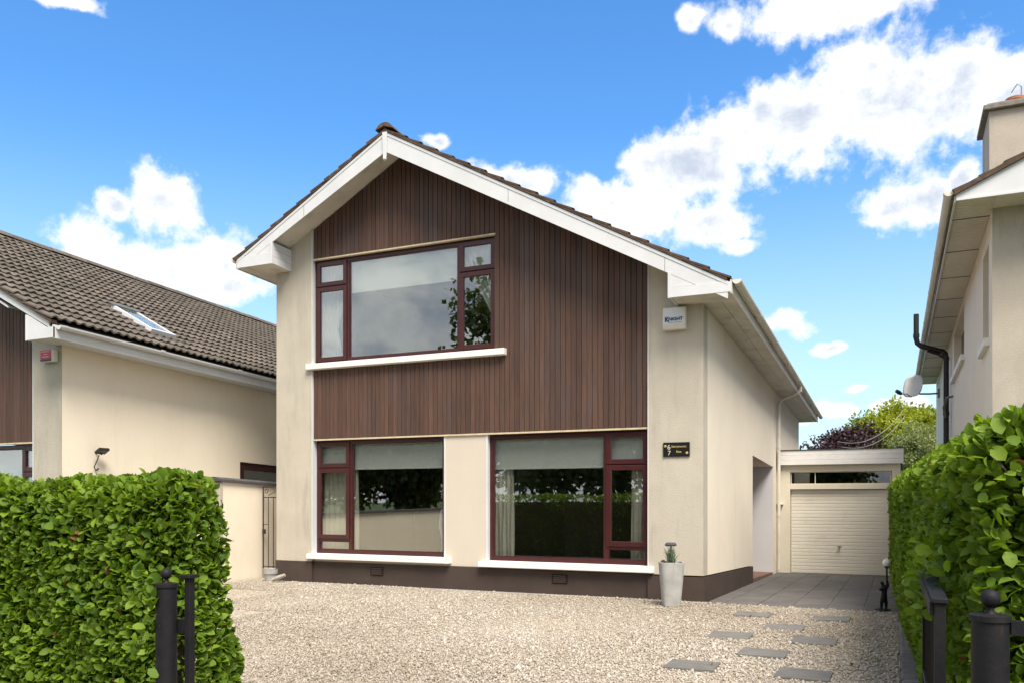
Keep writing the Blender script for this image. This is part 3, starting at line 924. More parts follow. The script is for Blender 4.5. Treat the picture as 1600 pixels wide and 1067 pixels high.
# ------------------------------------------------------------------ front windows
def zz(z): return 1.5 + (z - 1.5) * 1.0106
def xx_(x): return x * 1.0106
yW = 0.10
m1, m2 = xx_(-8.73), xx_(-6.51)
t1_, t2_ = zz(5.275), zz(5.225)
up_win = make_window(house, UW0, UW1, UZ0, UZ1, yW,
    [(UW0 + 0.03, m1 - 0.012, t1_ + 0.010, UZ1 - 0.03, 'open'), (UW0 + 0.03, m1 - 0.012, UZ0 + 0.03, t1_ - 0.010, 'open'),
     (m1 + 0.031, m2 - 0.031, UZ0 + 0.062, UZ1 - 0.062, 'fix'),
     (m2 + 0.012, UW1 - 0.03, t2_ + 0.010, UZ1 - 0.03, 'open'), (m2 + 0.012, UW1 - 0.03, UZ0 + 0.03, t2_ - 0.010, 'open')],
    [('v', m1, UZ0 + 0.06, UZ1 - 0.06), ('v', m2, UZ0 + 0.06, UZ1 - 0.06), ('h', t1_, UW0 + 0.06, m1 - 0.03), ('h', t2_, m2 + 0.03, UW1 - 0.06)], K)
yW2 = 0.13
LW0, LW1, LZ0, LZ1 = W0 + 0.012, -6.842, 0.545, 2.562
lm, la, lb_ = xx_(-8.69), zz(2.065), zz(0.80)
lw_win = make_window(house, LW0, LW1, LZ0, LZ1, yW2,
    [(LW0 + 0.03, lm - 0.012, la + 0.010, LZ1 - 0.03, 'open'), (LW0 + 0.03, lm - 0.012, lb_ + 0.010, la - 0.010, 'open'), (LW0 + 0.062, lm - 0.031, LZ0 + 0.062, lb_ - 0.031, 'fix'),
     (lm + 0.031, LW1 - 0.062, LZ0 + 0.062, LZ1 - 0.062, 'fix')],
    [('v', lm, LZ0 + 0.06, LZ1 - 0.06), ('h', la, LW0 + 0.06, lm - 0.03), ('h', lb_, LW0 + 0.06, lm - 0.03)], K)
RW0, RW1 = -6.026, W1 - 0.010
rm, ra_, rb_ = xx_(-3.99), zz(2.035), zz(0.785)
rw_win = make_window(house, RW0, RW1, LZ0 - 0.03, LZ1, yW2,
    [(RW0 + 0.062, rm - 0.031, LZ0 + 0.032, LZ1 - 0.062, 'fix'),
     (rm + 0.012, RW1 - 0.03, ra_ + 0.010, LZ1 - 0.03, 'open'), (rm + 0.012, RW1 - 0.03, rb_ + 0.010, ra_ - 0.010, 'open'), (rm + 0.031, RW1 - 0.062, LZ0 + 0.032, rb_ - 0.031, 'fix')],
    [('v', rm, LZ0 + 0.03, LZ1 - 0.06), ('h', ra_, rm + 0.03, RW1 - 0.06), ('h', rb_, rm + 0.03, RW1 - 0.06)], K)
# sills
def sill(win, x0, x1, z0, z1, yf, yb):
    mb = MB(K)
    mb.prism_x([(yf, z0), (yf, z1 - 0.015), (yb, z1), (yb, z0)], x0, x1)
    return mb.build('sill', 'sill_white', win, bevel=0.008)
sill(up_win, -9.62, -5.68, 3.83, 3.945, -0.07, 0.12)
sill(lw_win, -9.60, -6.70, 0.435, 0.54, -0.075, 0.15)
sill(rw_win, -6.15, -3.24, 0.405, 0.51, -0.075, 0.15)

# ------------------------------------------------------------------ rooms behind the glass
def room(x0, x1, z0, z1, y0, y1, mats):
    for nm, mt, (a, b_, c_, d_, e_, f_) in (
        ('room_floor', mats[0], (x0, x1, y0, y1, z0 - 0.05, z0)), ('room_ceiling', mats[1], (x0, x1, y0, y1, z1, z1 + 0.05)),
        ('room_wall', mats[2], (x0, x1, y1, y1 + 0.05, z0, z1)), ('room_wall', mats[3], (x0 - 0.05, x0, y0, y1, z0, z1)), ('room_wall', mats[4], (x1, x1 + 0.05, y0, y1, z0, z1))):
        mb = MB(K); mb.box(a, b_, c_, d_, e_, f_); mb.build(nm, mt, house)
room(-9.98, -6.50, 0.30, 2.70, 0.31, 4.3, ('room_floor', 'room_wall', 'room_red', 'room_red', 'room_wall'))
room(-6.30, -2.90, 0.30, 2.70, 0.31, 4.3, ('room_floor', 'room_wall', 'room_wall', 'room_wall', 'room_wall'))
room(-9.98, -5.10, 3.20, 6.00, 0.31, 4.3, ('room_floor', 'room_wall', 'room_wall', 'room_wall', 'room_wall'))
# fireplace in the left room
fp = MB(K)
fp.box(-8.9, -7.2, 3.85, 4.29, 0.30, 1.75); fp.box(-9.0, -7.1, 3.78, 4.29, 1.75, 1.83)
fpo = fp.build('fireplace', 'curtain', house)
MB(K).box(-8.45, -7.65, 3.80, 3.849, 0.32, 1.15).build('hearth_opening', 'garage_dark', fpo)
blind(m1 + 0.035, m2 - 0.035, zz(5.16), UZ1 - 0.03, 0.185, K, 'white roller blind half down in the upstairs picture window')
blind(lm + 0.035, LW1 - 0.03, zz(2.06), LZ1 - 0.03, 0.22, K, 'pale roller blind in the lower left window beside the gate end')
blind(RW0 + 0.04, rm - 0.02, zz(2.02), LZ1 - 0.03, 0.22, K, 'pale roller blind in the lower right window near the planter')
blind(LW0 + 0.04, lm - 0.02, zz(2.10), LZ1 - 0.03, 0.22, K, 'small blind behind the narrow top light of the lower left window')
blind(rm + 0.03, RW1 - 0.03, zz(2.08), LZ1 - 0.03, 0.22, K, 'small blind behind the narrow top light of the lower right window')
curtain('curtain', LW0 + 0.02, lm + 0.06, 0.45, LZ1 - 0.03, 0.285, 7, 0.032, K, 'curtain', 'cream pleated curtain hanging in the lower left window')
curtain('curtain', RW0 + 0.0, RW0 + 0.36, 0.45, LZ1 - 0.03, 0.285, 5, 0.032, K, 'curtain', 'cream curtain at the left side of the lower right window')
curtain('curtain', RW1 - 0.34, RW1 + 0.12, 0.45, LZ1 - 0.03, 0.285, 5, 0.032, K, 'curtain', 'cream curtain at the right side of the lower right window by the planter')
curtain('curtain', UW0 + 0.02, m1 + 0.25, 3.7, UZ1 - 0.03, 0.25, 7, 0.028, K, 'net_curtain', 'white net curtain tied back at the left of the upstairs window', tie=(-1, 4.55, 0.38))
curtain('curtain', m2 - 0.2, UW1 + 0.06, 3.7, UZ1 - 0.03, 0.25, 7, 0.028, K, 'net_curtain', 'white net curtain tied back at the right of the upstairs window', tie=(1, 4.35, 0.16))
# white bedroom-style chair by the lower left window
ch_e = empty('dining_chair', (-7.0, 0.75, 0.30), 'white chair with curved back standing inside the lower left window', 'chair')
for s_ in (-1, 1):
    MB(K).tube([(-7.0 + s_ * 0.19, 0.62, 0.30), (-7.0 + s_ * 0.21, 0.60, 0.52), (-7.0 + s_ * 0.18, 0.62, 0.78), (-7.0 + s_ * 0.21, 0.58, 1.05), (-7.0 + s_ * 0.17, 0.54, 1.32)], [0.018, 0.026, 0.02, 0.028, 0.018]).build('back_post', 'white_paint', ch_e, smooth=True)
    MB(K).tube([(-7.0 + s_ * 0.2, 1.02, 0.30), (-7.0 + s_ * 0.22, 1.04, 0.5), (-7.0 + s_ * 0.2, 1.0, 0.74)], [0.016, 0.026, 0.022]).build('leg', 'white_paint', ch_e, smooth=True)
MB(K).box(-7.22, -6.78, 0.6, 1.05, 0.74, 0.80).build('seat', 'curtain', ch_e, bevel=0.02)
MB(K).tube([(-7.17, 0.54, 1.31), (-7.08, 0.53, 1.38), (-6.92, 0.53, 1.38), (-6.83, 0.54, 1.31)], 0.025).build('top_rail', 'white_paint', ch_e, smooth=True)

# ------------------------------------------------------------------ roof
XEL, XER = -10.87, -2.05     # tile edge at the eaves
rf = MB(K)
rf.prism_y([(XEL + 0.05, rz(XEL + 0.05, -0.06)), (XRID, rz(XRID, -0.06)), (XER - 0.05, rz(XER - 0.05, -0.06)), (XER - 0.05, rz(XER - 0.05, -0.01)), (XRID, rz(XRID, -0.01)), (XEL + 0.05, rz(XEL + 0.05, -0.01))], -0.47, 14.1)
roof = rf.build('roof', 'tile', house)
yv = -0.54
tiled_slope(roof, XER, rz(XER, 0.02), yv, yv + 0.33 * 44, 1, AL, 19, K, 'tile_brown', 19, lambda p, c_, r_: r_ if c_ == 0 else 1e6)
tiled_slope(roof, XEL, rz(XEL, 0.02), yv, yv + 0.33 * 44, -1, AL, 11, K, 'tile_brown', 11, lambda p, c_, r_: r_ if c_ == 0 else 1e6)
ridge_tiles(roof, XRID, 7.655, yv - 0.02, 14.0, K, 'tile_brown')
# mortar undercloak under the verge tiles
uc = MB(K)
for s_, xe in ((1, XER - 0.03), (-1, XEL + 0.03)):
    uc.prism_y([(xe, rz(xe, -0.012)), (xe, rz(xe, 0.034)), (XRID, rz(XRID, 0.034)), (XRID, rz(XRID, -0.012))], -0.535, -0.40)
uc.build('verge_mortar', 'tile_brown', roof)
# bargeboards
for s_, xe in ((1, XER - 0.02), (-1, XEL + 0.08)):
    bb = MB(K)
    bb.prism_y([(xe, rz(xe, -0.02)), (XRID, rz(XRID, -0.02)), (XRID, rz(XRID, -0.345)), (xe, rz(xe, -0.30 if s_ < 0 else -0.26))] if s_ > 0 else
               [(XRID, rz(XRID, -0.02)), (xe, rz(xe, -0.02)), (xe, rz(xe, -0.20)), (XRID, rz(XRID, -0.345))], -0.515, -0.49)
    bb.build('bargeboard', 'white_paint', roof)
    cap = MB(K)
    cap.prism_y([(xe, rz(xe, -0.022)), (XRID, rz(XRID, -0.022)), (XRID, rz(XRID, -0.07)), (xe, rz(xe, -0.07))], -0.523, -0.514)
    cap.build('bargeboard_trim', 'white_paint', roof)
for xj in (-2.95, -5.4, -9.3):
    jb_ = MB(K); jb_.prism_y([(xj - 0.003, rz(xj, -0.072)), (xj + 0.003, rz(xj, -0.072)), (xj + 0.003, rz(xj, -0.27)), (xj - 0.003, rz(xj, -0.27))], -0.5165, -0.5148)
    jb_.build('board_joint', 'metal_grey', roof)
# sloping verge soffits
for s_, xe in ((1, -2.95), (-1, -10.05)):
    vs_ = MB(K)
    vs_.prism_y([(xe, rz(xe, SO)), (XRID, rz(XRID, SO)), (XRID, rz(XRID, SO + 0.03)), (xe, rz(xe, SO + 0.03))], -0.49, 0.071)
    vs_.build('verge_soffit', 'soffit', roof)
# finial
fn = MB(K)
fn.prism_y([(-7.675, 7.53), (-7.585, 7.53), (-7.60, 7.12), (-7.66, 7.12)], -0.545, -0.523)
fn.lathe([(0.012, 7.06), (0.03, 7.075), (0.034, 7.095), (0.02, 7.12), (0.015, 7.14)], XRID, -0.535, 10)
fn.build('finial', 'white_paint', roof)
# boxed eaves at the gable feet
be = MB(K)
be.box(-10.79, -10.03, -0.52, -0.495, 5.65, 5.835)
be.prism_y([(-10.45, 5.84), (-10.03, 5.84), (-10.03, 6.03)], -0.512, -0.495)
be.box(-10.03, -9.985, -0.527, -0.49, 5.645, 6.02)
for q in range(3):
    be.box(-10.02, -9.99, -0.488, 0.0, 5.652 + q * 0.128, 5.775 + q * 0.128)
be.build('eaves_box', 'white_paint', roof)
be = MB(K)
be.box(-2.86, -2.025, -0.52, -0.495, 4.335, 4.475)
be.prism_y([(-2.86, 4.48), (-2.50, 4.48), (-2.86, 4.70)], -0.512, -0.495)
be.box(-2.905, -2.86, -0.527, -0.49, 4.33, 4.69)
be.box(-2.89, -2.865, -0.488, 0.0, 4.335, 4.68)
be.build('eaves_box', 'white_paint', roof)
# side soffits, fascias and gutters
MB(K).box(-2.90, -2.04, -0.49, -0.002, 4.345, 4.36).build('eaves_soffit', 'soffit', roof)
MB(K).box(XR + 0.002, -2.25, 0.0, 14.0, 4.345, 4.36).build('eaves_soffit', 'soffit', roof)
MB(K).box(-2.245, -2.04, 0.0, 14.0, 4.347, 4.362).build('eaves_soffit', 'soffit', roof)
MB(K).box(-10.80, -10.02, -0.49, -0.002, 5.655, 5.67).build('eaves_soffit', 'soffit', roof)
MB(K).box(-10.80, XL - 0.002, 0.0, 14.0, 5.655, 5.67).build('eaves_soffit', 'soffit', roof)
MB(K).box(-2.038, -2.018, -0.515, 14.05, 4.315, 4.50).build('fascia', 'upvc_cream', roof)
MB(K).box(-10.82, -10.80, -0.515, 14.05, 5.64, 5.83).build('fascia', 'upvc_cream', roof)
MB(K).box(-10.33, -2.04, 14.02, 14.04, 4.33, 4.48).build('fascia', 'upvc_cream', roof)
def gutter(x, z, y0, y1, side, parent, k, mat, step=2.0):
    gm = MB(k); half_gutter(gm, x, y0, y1, z, 0.058, side)
    go = gm.build('gutter', mat, parent)
    y = y0 + 0.02
    while y < y1:
        jm = MB(k); half_gutter(jm, x, y, y + 0.09, z + 0.001, 0.066, side)
        jm.build('gutter_joint', mat, go)
        y += step
    e1 = MB(k)
    pts = [(x + 0.062 * math.cos(math.pi + math.pi * j / 8), z + 0.062 * math.sin(math.pi + math.pi * j / 8)) for j in range(9)]
    e1.prism_y(pts, y0 - 0.012, y0 + 0.012)
    e1.build('stop_end', mat, go)
    return go
gutter(-1.955, 4.505, -0.47, 14.35, 1, roof, K, 'gutter')
gutter(-10.885, 5.83, -0.50, 14.35, -1, roof, K, 'gutter')
dp = MB(K)
dp.tube([(-1.955, 8.25, 4.46), (-1.955, 8.28, 4.34), (-2.05, 8.30, 4.29), (-2.36, 8.33, 4.17), (-2.43, 8.34, 4.10), (-2.445, 8.34, 3.9), (-2.445, 8.34, 0.12)], 0.036, 10)
dpo = dp.build('downpipe', 'gutter', house, smooth=True)
for zc in (4.0, 3.05, 1.45):
    MB(K).tube([(-2.445, 8.34, zc - 0.035), (-2.445, 8.34, zc + 0.035)], 0.045, 10).build('pipe_collar', 'gutter', dpo)

# ================================================================== garage
gar = empty('garage', (-1.1, 8.5, fall(8.5)), 'flat roofed cream garage with ribbed up and over door beside the house', 'garage')
GY = 8.5
ga = MB(K)
ga.box(XR + 0.002, -2.21, GY, GY + 0.2, 0.0, 2.66)
ga.box(-2.21, 0.16, GY + 0.001, GY + 0.2, 2.48, 2.66)
ga.box(-2.21, 0.16, GY + 0.004, GY + 0.2, 2.07, 2.185)
ga.box(0.0, 0.16, GY, GY + 0.2, 0.0, 2.07)
ga.box(-0.02, 0.16, GY + 0.002, GY + 0.2, 2.185, 2.48)
ga.box(0.0, 0.16, GY + 0.2, 13.5, 0.0, 2.66)
ga.box(XR + 0.002, 0.16, 13.5, 13.7, 0.0, 2.66)
ga.build('wall', 'garage_cream', gar)
MB(K).box(XR + 0.004, 0.2, GY + 0.0, 13.75, 2.66, 2.80).build('roof_slab', 'coping', gar)
for q in range(3):
    f_ = MB(K); f_.box(-2.475, 0.22, GY - 0.10 + q * 0.004, GY - 0.07, 2.635 + q * 0.113, 2.744 + q * 0.113)
    f_.build('fascia_board', 'sill_white', gar, bevel=0.003)
MB(K).box(-2.475, 0.22, GY - 0.07, GY + 0.0, 2.66, 2.975).build('fascia_backing', 'white_paint', gar)
MB(K).box(-2.48, 0.225, GY - 0.11, GY + 5.2, 2.976, 2.99).build('roof_felt', 'coping', gar)
gd = MB(K); gd.box(-2.20, -0.01, GY + 0.10, GY + 0.12, 0.09, 2.06)
gdo = gd.build('garage_door', 'door_cream', gar)
NS = 24
for q in range(NS):
    z0 = 0.10 + q * (1.955 / NS); z1 = z0 + 1.955 / NS
    s_ = MB(K)
    s_.prism_x([(GY + 0.10, z0 + 0.003), (GY + 0.094, z0 + 0.003), (GY + 0.090, z0 + 0.010), (GY + 0.090, z1 - 0.010), (GY + 0.094, z1 - 0.003), (GY + 0.10, z1 - 0.003)], -2.19, -0.02)
    s_.build('door_rib', 'door_cream', gdo)
hd = MB(K)
hd.tube([(-1.12, GY + 0.08, 0.74), (-1.12, GY + 0.03, 0.74)], 0.022, 12)
hd.box(-1.165, -1.075, GY + 0.018, GY + 0.032, 0.725, 0.755)
hd.build('door_handle', 'steel', gdo)
gw = MB(K)
gw.ring(-2.20, -0.03, 2.187, 2.478, 0.018, GY + 0.05, GY + 0.10)
gw.box(-1.665, -1.645, GY + 0.055, GY + 0.095, 2.205, 2.46)
gwo = gw.build('window', 'garage_cream', gar)
pane(gwo, -2.182, -1.665, 2.205, 2.46, GY + 0.07, K, 'glass_dark')
pane(gwo, -1.645, -0.048, 2.205, 2.46, GY + 0.06, K, 'glass_dark')
gi = MB(K); gi.box(-2.3, 0.0, 11.0, 11.1, 0.0, 2.6); gi.box(-2.18, -1.72, GY + 0.3, GY + 0.32, 2.1, 2.46)
gi.build('inner_wall', 'garage_dark', gar)
MB(K).box(-2.50, -2.36, GY - 0.09, GY - 0.002, 1.70, 1.72).build('wall_ledge', 'white_paint', gar)

# ================================================================== left neighbour
nb = empty('neighbouring_house', (-16, -2.95, 0.11), 'cream house on the left with wavy brown tiled roof and a rooflight', 'house')
NX, NY, NRX, NRZ, NP = -12.2, -2.95, -17.3, 7.06, 0.53
NA = math.atan(NP)
def nz(x, off=0.0): return NRZ + off - NP * abs(x - NRX)
n1 = MB(K)
n1.prism_y([(-12.89, -0.2), (NX - 0.3, -0.2), (NX - 0.3, nz(NX - 0.3, -0.2)), (-12.89, nz(-12.89, -0.2))], NY, NY + 0.3)
n1.prism_y([(NX - 0.3, -0.2), (NX - 0.002, -0.2), (NX - 0.002, 3.90), (NX - 0.3, 3.90)], NY, NY + 0.29)
n1.build('front_wall', 'render_front', nb)
n2 = MB(K)
n2.box(NX - 0.3, NX, NY + 0.003, 1.10, -0.4, 3.90)
n2.box(NX - 0.3, NX, 1.10, 2.6, -0.4, 1.70)
n2.box(NX - 0.3, NX, 1.10, 2.6, 2.32, 3.90)
n2.box(NX - 0.3, NX, 2.6, 10.0, -0.4, 3.90)
n2.prism_y([(-22, -0.4), (NX - 0.3, -0.4), (NX - 0.3, 3.9), (NRX, 6.8), (-22, 4.4)], 9.7, 10.0)
n2.build('side_wall', 'render_neighbour', nb)
n3 = MB(K)
n3.prism_y([(-21, 2.36), (-12.90, 2.36), (-12.90, nz(-12.9, -0.2)), (NRX, nz(NRX, -0.2)), (-21, nz(-21, -0.2))], NY + 0.075, NY + 0.3)
n3c = n3.build('cladding', 'board_back', nb)
for i in range(26):
    x1 = -12.905 - i * 0.0885; x0 = x1 - 0.0885
    board(x0, x1, 2.345, nz(x0, -0.2), nz(x1, -0.2), n3c, K, NY + 0.034, NY + 0.072)
MB(K).box(-12.90, -12.882, NY - 0.006, NY + 0.05, 0.0, nz(-12.9, -0.2)).build('corner_bead', 'white_paint', nb)
MB(K).box(-21, -12.903, NY + 0.02, NY + 0.08, 2.315, 2.342).build('timber_bead', 'bead', nb)
a0, a1, b0_, b1_ = -15.6, -12.905, 0.5, 2.312
make_window(nb, a0, a1, b0_, b1_, NY + 0.12,
    [(-13.30 + 0.012, a1 - 0.03, 1.86, b1_ - 0.03, 'open'), (-13.30 + 0.012, a1 - 0.03, b0_ + 0.03, 1.84, 'open'), (a0 + 0.062, -13.331, b0_ + 0.062, b1_ - 0.062, 'fix')],
    [('v', -13.30, b0_ + 0.06, b1_ - 0.06), ('h', 1.85, -13.27, a1 - 0.06)], K)
nr = MB(K); nr.box(-16, -12.55, NY + 2.2, NY + 2.25, 0.0, 2.6); nr.box(-16, -12.55, NY + 0.3, NY + 2.2, 0.0, 0.05); nr.box(-16, -12.55, NY + 0.3, NY + 2.2, 2.55, 2.6)
nr.build('room_wall', 'room_wall', nb)
e_ = empty('roller_blind', (-14, NY + 0.4, 1.5), 'pale blind in the window of the left neighbouring house', 'blind')
MB(K).box(-15.5, -13.33, NY + 0.36, NY + 0.363, 1.0, 2.26).build('fabric', 'blind', e_)
MB(K).box(-13.27, -12.95, NY + 0.36, NY + 0.363, 1.0, 2.26).build('fabric', 'net_curtain', e_)
# small side window
sw_ = MB(K)
for (ya, yb, za, zb) in ((1.102, 1.17, 1.702, 2.318), (2.53, 2.598, 1.702, 2.318), (1.17, 2.53, 2.25, 2.318), (1.17, 2.53, 1.702, 1.77)):
    sw_.box(NX - 0.12, NX - 0.04, ya, yb, za, zb)
swo = sw_.build('window', 'mahogany_dark', nb)
cs = MB(K)
for (ya, yb, za, zb) in ((1.175, 1.25, 1.775, 2.245), (2.45, 2.525, 1.775, 2.245), (1.25, 2.45, 2.17, 2.245), (1.25, 2.45, 1.775, 1.85)):
    cs.box(NX - 0.10, NX - 0.025, ya, yb, za, zb)
cs.build('casement', 'mahogany_dark', swo)
MB(K).box(NX - 0.075, NX - 0.069, 1.24, 2.46, 1.84, 2.18).build('pane', 'glass', swo)
MB(K).box(NX - 0.295, NX - 0.285, 1.12, 2.58, 1.72, 2.30).build('white_backing', 'blind', swo)
nrf = MB(K)
nrf.prism_y([(-11.75, nz(-11.75, -0.07)), (NRX, nz(NRX, -0.07)), (-22.5, nz(-22.5, -0.07)), (-22.5, nz(-22.5, -0.02)), (NRX, nz(NRX, -0.02)), (-11.75, nz(-11.75, -0.02))], -3.42, 10.4)
nroof = nrf.build('roof', 'tile', nb)
SKY = (-13.46, -12.42, -1.00, -0.42)     # rooflight: x from ridge side to eaves side, y range
def tile_test(p, c_, r_):
    q = px_of(p)
    if SKY[0] - 0.2 < p.x < SKY[1] + 0.32 and SKY[2] - 0.32 < p.y < SKY[3]:
        return 2e6
    if q is None or q[0] < -25 or q[0] > 425: return 1e6
    return q[2]
tiled_slope(nroof, -11.70, nz(-11.70, 0.01), -3.52, -3.52 + 0.33 * 42, 1, NA, 19, K, 'tile', 300, tile_test, 0.33, (TV, TT))
ridge_tiles(nroof, NRX, NRZ + 0.10, -3.5, 10.3, K, 'tile')
# rooflight
AX = Vector((math.cos(NA), 0, -math.sin(NA))); NN = Vector((math.sin(NA), 0, math.cos(NA)))
sk = empty('rooflight', (-12.9, -0.68, nz(-12.9) + 0.02), 'white framed rooflight set in the tiled roof of the left house', 'rooflight')
def sk_box(name, s0, s1, y0, y1, h0, h1, mat, par):
    o_ = Vector((SKY[0], 0, nz(SKY[0])))
    V = []
    for h in (h0, h1):
        for s, y in ((s0, y0), (s1, y0), (s1, y1), (s0, y1)):
            p = o_ + AX * s + NN * h
            V.append((p.x, y, p.z))
    mb = MB(K); mb.add(V, [(0, 3, 2, 1), (4, 5, 6, 7), (0, 1, 5, 4), (1, 2, 6, 5), (2, 3, 7, 6), (3, 0, 4, 7)])
    return mb.build(name, mat, par)
SLN = (SKY[1] - SKY[0]) / math.cos(NA)
fr = sk_box('flashing', -0.14, SLN + 0.2, SKY[2] - 0.14, SKY[3] + 0.10, 0.0, 0.06, 'metal_grey', sk)
for s0, s1, y0, y1 in ((0, 0.07, SKY[2], SKY[3]), (SLN - 0.07, SLN, SKY[2], SKY[3]), (0.07, SLN - 0.07, SKY[2], SKY[2] + 0.06), (0.07, SLN - 0.07, SKY[3] - 0.06, SKY[3])):
    sk_box('sash_frame', s0, s1, y0, y1, 0.06, 0.125, 'white_paint', sk)
sk_box('sash_hood', -0.06, 0.08, SKY[2] - 0.03, SKY[3] + 0.03, 0.126, 0.145, 'metal_grey', sk)
sk_box('pane', 0.07, SLN - 0.07, SKY[2] + 0.06, SKY[3] - 0.06, 0.105, 0.112, 'glass', sk)
sk_box('white_backing', 0.05, SLN - 0.05, SKY[2] + 0.05, SKY[3] - 0.05, 0.085, 0.092, 'blind', sk)  # white sheet added under the glass, stands in for reflected sky
# bargeboard, boxed eaves, fascia, gutter
b_ = MB(K); b_.prism_y([(-11.80, nz(-11.80, -0.03)), (NRX, nz(NRX, -0.03)), (NRX, nz(NRX, -0.29)), (-11.80, nz(-11.80, -0.12))], -3.475, -3.45); b_.build('bargeboard', 'white_paint', nroof)
b_ = MB(K); b_.prism_y([(-11.72, nz(-11.72, -0.02)), (NRX, nz(NRX, -0.02)), (NRX, nz(NRX, 0.03)), (-11.72, nz(-11.72, 0.03))], -3.51, -3.40); b_.build('verge_mortar', 'tile_brown', nroof)
b_ = MB(K)
b_.box(-12.30, -11.70, -3.485, -3.455, 3.865, 4.03)
b_.prism_y([(-12.30, 4.03), (-11.85, 4.03), (-12.30, 4.26)], -3.483, -3.456)
b_.box(-12.325, -12.295, -3.49, -2.96, 3.86, 4.26)
b_.build('eaves_box', 'white_paint', nroof)
b_ = MB(K); b_.box(-12.30, -11.72, -3.45, -2.955, 3.875, 3.89); b_.box(NX + 0.002, -11.72, -2.95, 10.2, 3.875, 3.89); b_.build('eaves_soffit', 'white_paint', nroof)
b_ = MB(K); b_.prism_y([(-12.8, nz(-12.8, -0.25)), (NRX, nz(NRX, -0.25)), (NRX, nz(NRX, -0.22)), (-12.8, nz(-12.8, -0.22))], -3.45, NY + 0.07); b_.build('verge_soffit', 'white_paint', nroof)
b_ = MB(K); b_.box(-11.72, -11.70, -3.48, 10.2, 3.86, 4.06); b_.build('fascia', 'white_paint', nroof)
gutter(-11.635, 4.045, -3.43, 10.3, 1, nroof, K, 'white_paint', 1.9)

# ================================================================== right neighbour
KR = 0.021
rh = empty('neighbouring_house', (4, 0.5, 0), 'tall greyish cream house on the right with white soffits and a chimney', 'house')
RX, RY0, RY1 = 1.2, 0.5, 16.2
r1 = MB(KR)
r1.box(RX + 0.002, 9, RY0, RY0 + 0.3, -0.3, 5.36)
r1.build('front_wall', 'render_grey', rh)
r2 = MB(KR)
def rwall(y0, y1, z0, z1): r2.box(RX, RX + 0.3, y0, y1, z0, z1)
rwall(RY0 + 0.004, 0.93, -0.3, 5.36)
rwall(0.93, 1.75, -0.3, 3.72); rwall(0.93, 1.75, 5.02, 5.36)
rwall(1.75, 5.3, -0.3, 5.36)
rwall(5.3, 8.1, -0.3, 4.28); rwall(5.3, 8.1, 5.2, 5.36)
rwall(8.1, RY1, -0.3, 5.36)
r2.box(RX + 0.3, 9, RY1 - 0.3, RY1, -0.3, 5.36)
r2.build('side_wall', 'render_side', rh)
for (ya, yb, za, zb) in ((0.93, 1.75, 3.72, 5.02), (5.3, 8.1, 4.28, 5.2)):
    wm = MB(KR)
    for (p, q, u, v) in ((ya, ya + 0.06, za, zb), (yb - 0.06, yb, za, zb), (ya + 0.06, yb - 0.06, za, za + 0.06), (ya + 0.06, yb - 0.06, zb - 0.06, zb)):
        wm.box(RX + 0.13, RX + 0.19, p + 0.001, q - 0.001, u + 0.001, v - 0.001)
    wo_ = wm.build('window', 'upvc_cream', rh)
    MB(KR).box(RX + 0.15, RX + 0.156, ya + 0.05, yb - 0.05, za + 0.05, zb - 0.05).build('pane', 'glass_dark', wo_)
    MB(KR).box(RX - 0.07, RX + 0.13, ya - 0.12, yb + 0.12, za - 0.11, za - 0.002).build('sill', 'sill_white', wo_, bevel=0.01)
# boarded soffit in panels
RS = 5.36
rr = MB(KR)
RP = 0.465
def rrz(x, off=0.0): return 5.47 + off + RP * (x - 0.79)
rr.prism_y([(0.72, rrz(0.72, -0.06)), (5.2, rrz(5.2, -0.06)), (10, rrz(5.2, -0.06) - RP * 4.8), (10, rrz(5.2, -0.01) - RP * 4.8), (5.2, rrz(5.2, -0.01)), (0.72, rrz(0.72, -0.01))], -0.02, 16.6)
rroof = rr.build('roof', 'tile', rh)
ys = [-0.03, 0.80] + [0.80 + 1.55 * i for i in range(1, 11)]
for i in range(len(ys) - 1):
    sp_ = MB(KR)
    n_ = max(2, int(round((ys[i + 1] - ys[i]) / 0.097)))
    d_ = (ys[i + 1] - ys[i] - 0.02) / n_
    for j in range(n_):
        y0 = ys[i] + j * d_
        sp_.prism_x([(y0 + 0.001, RS + 0.022), (y0 + 0.020, RS), (y0 + d_ - 0.014, RS), (y0 + d_ - 0.002, RS + 0.022), (y0 + d_ - 0.002, RS + 0.03), (y0 + 0.001, RS + 0.03)], 0.745, RX - 0.002)
    sp_.build('soffit_panel', 'upvc_cream', rroof)
    if i:
        MB(KR).box(0.75, RX - 0.003, ys[i] - 0.018, ys[i] - 0.003, RS - 0.006, RS + 0.01).build('soffit_joint', 'metal_grey', rroof)
MB(KR).box(RX + 0.001, 9, 0.02, RY0 - 0.002, RS, RS + 0.02).build('front_soffit', 'upvc_cream', rroof)
f_ = MB(KR); f_.box(0.722, 0.744, -0.03, 16.5, RS - 0.03, RS + 0.15); f_.build('fascia', 'upvc_cream', rroof)
gutter(0.662, 5.475, -0.04, 16.6, -1, rroof, KR, 'gutter', 2.6)
f_ = MB(KR)
f_.prism_y([(0.745, RS - 0.015), (6.0, RS + 0.0), (6.0, rrz(5.2)), (5.2, rrz(5.2, -0.04)), (0.745, rrz(0.745, -0.03))], -0.05, 0.0)
f_.build('gable_board', 'white_paint', rroof)
MB(KR).box(0.745, 6.0, -0.062, -0.051, RS - 0.02, RS + 0.006).build('board_trim', 'white_paint', rroof)
tiled_slope(rroof, 0.70, rrz(0.70, 0.015), -0.08 - 0.33 + 0.33, -0.08 + 0.33 * 12, -1, math.atan(RP), 8, KR, 'tile_brown', 8, lambda p, c_, r_: r_ if c_ == 0 else 1e6)
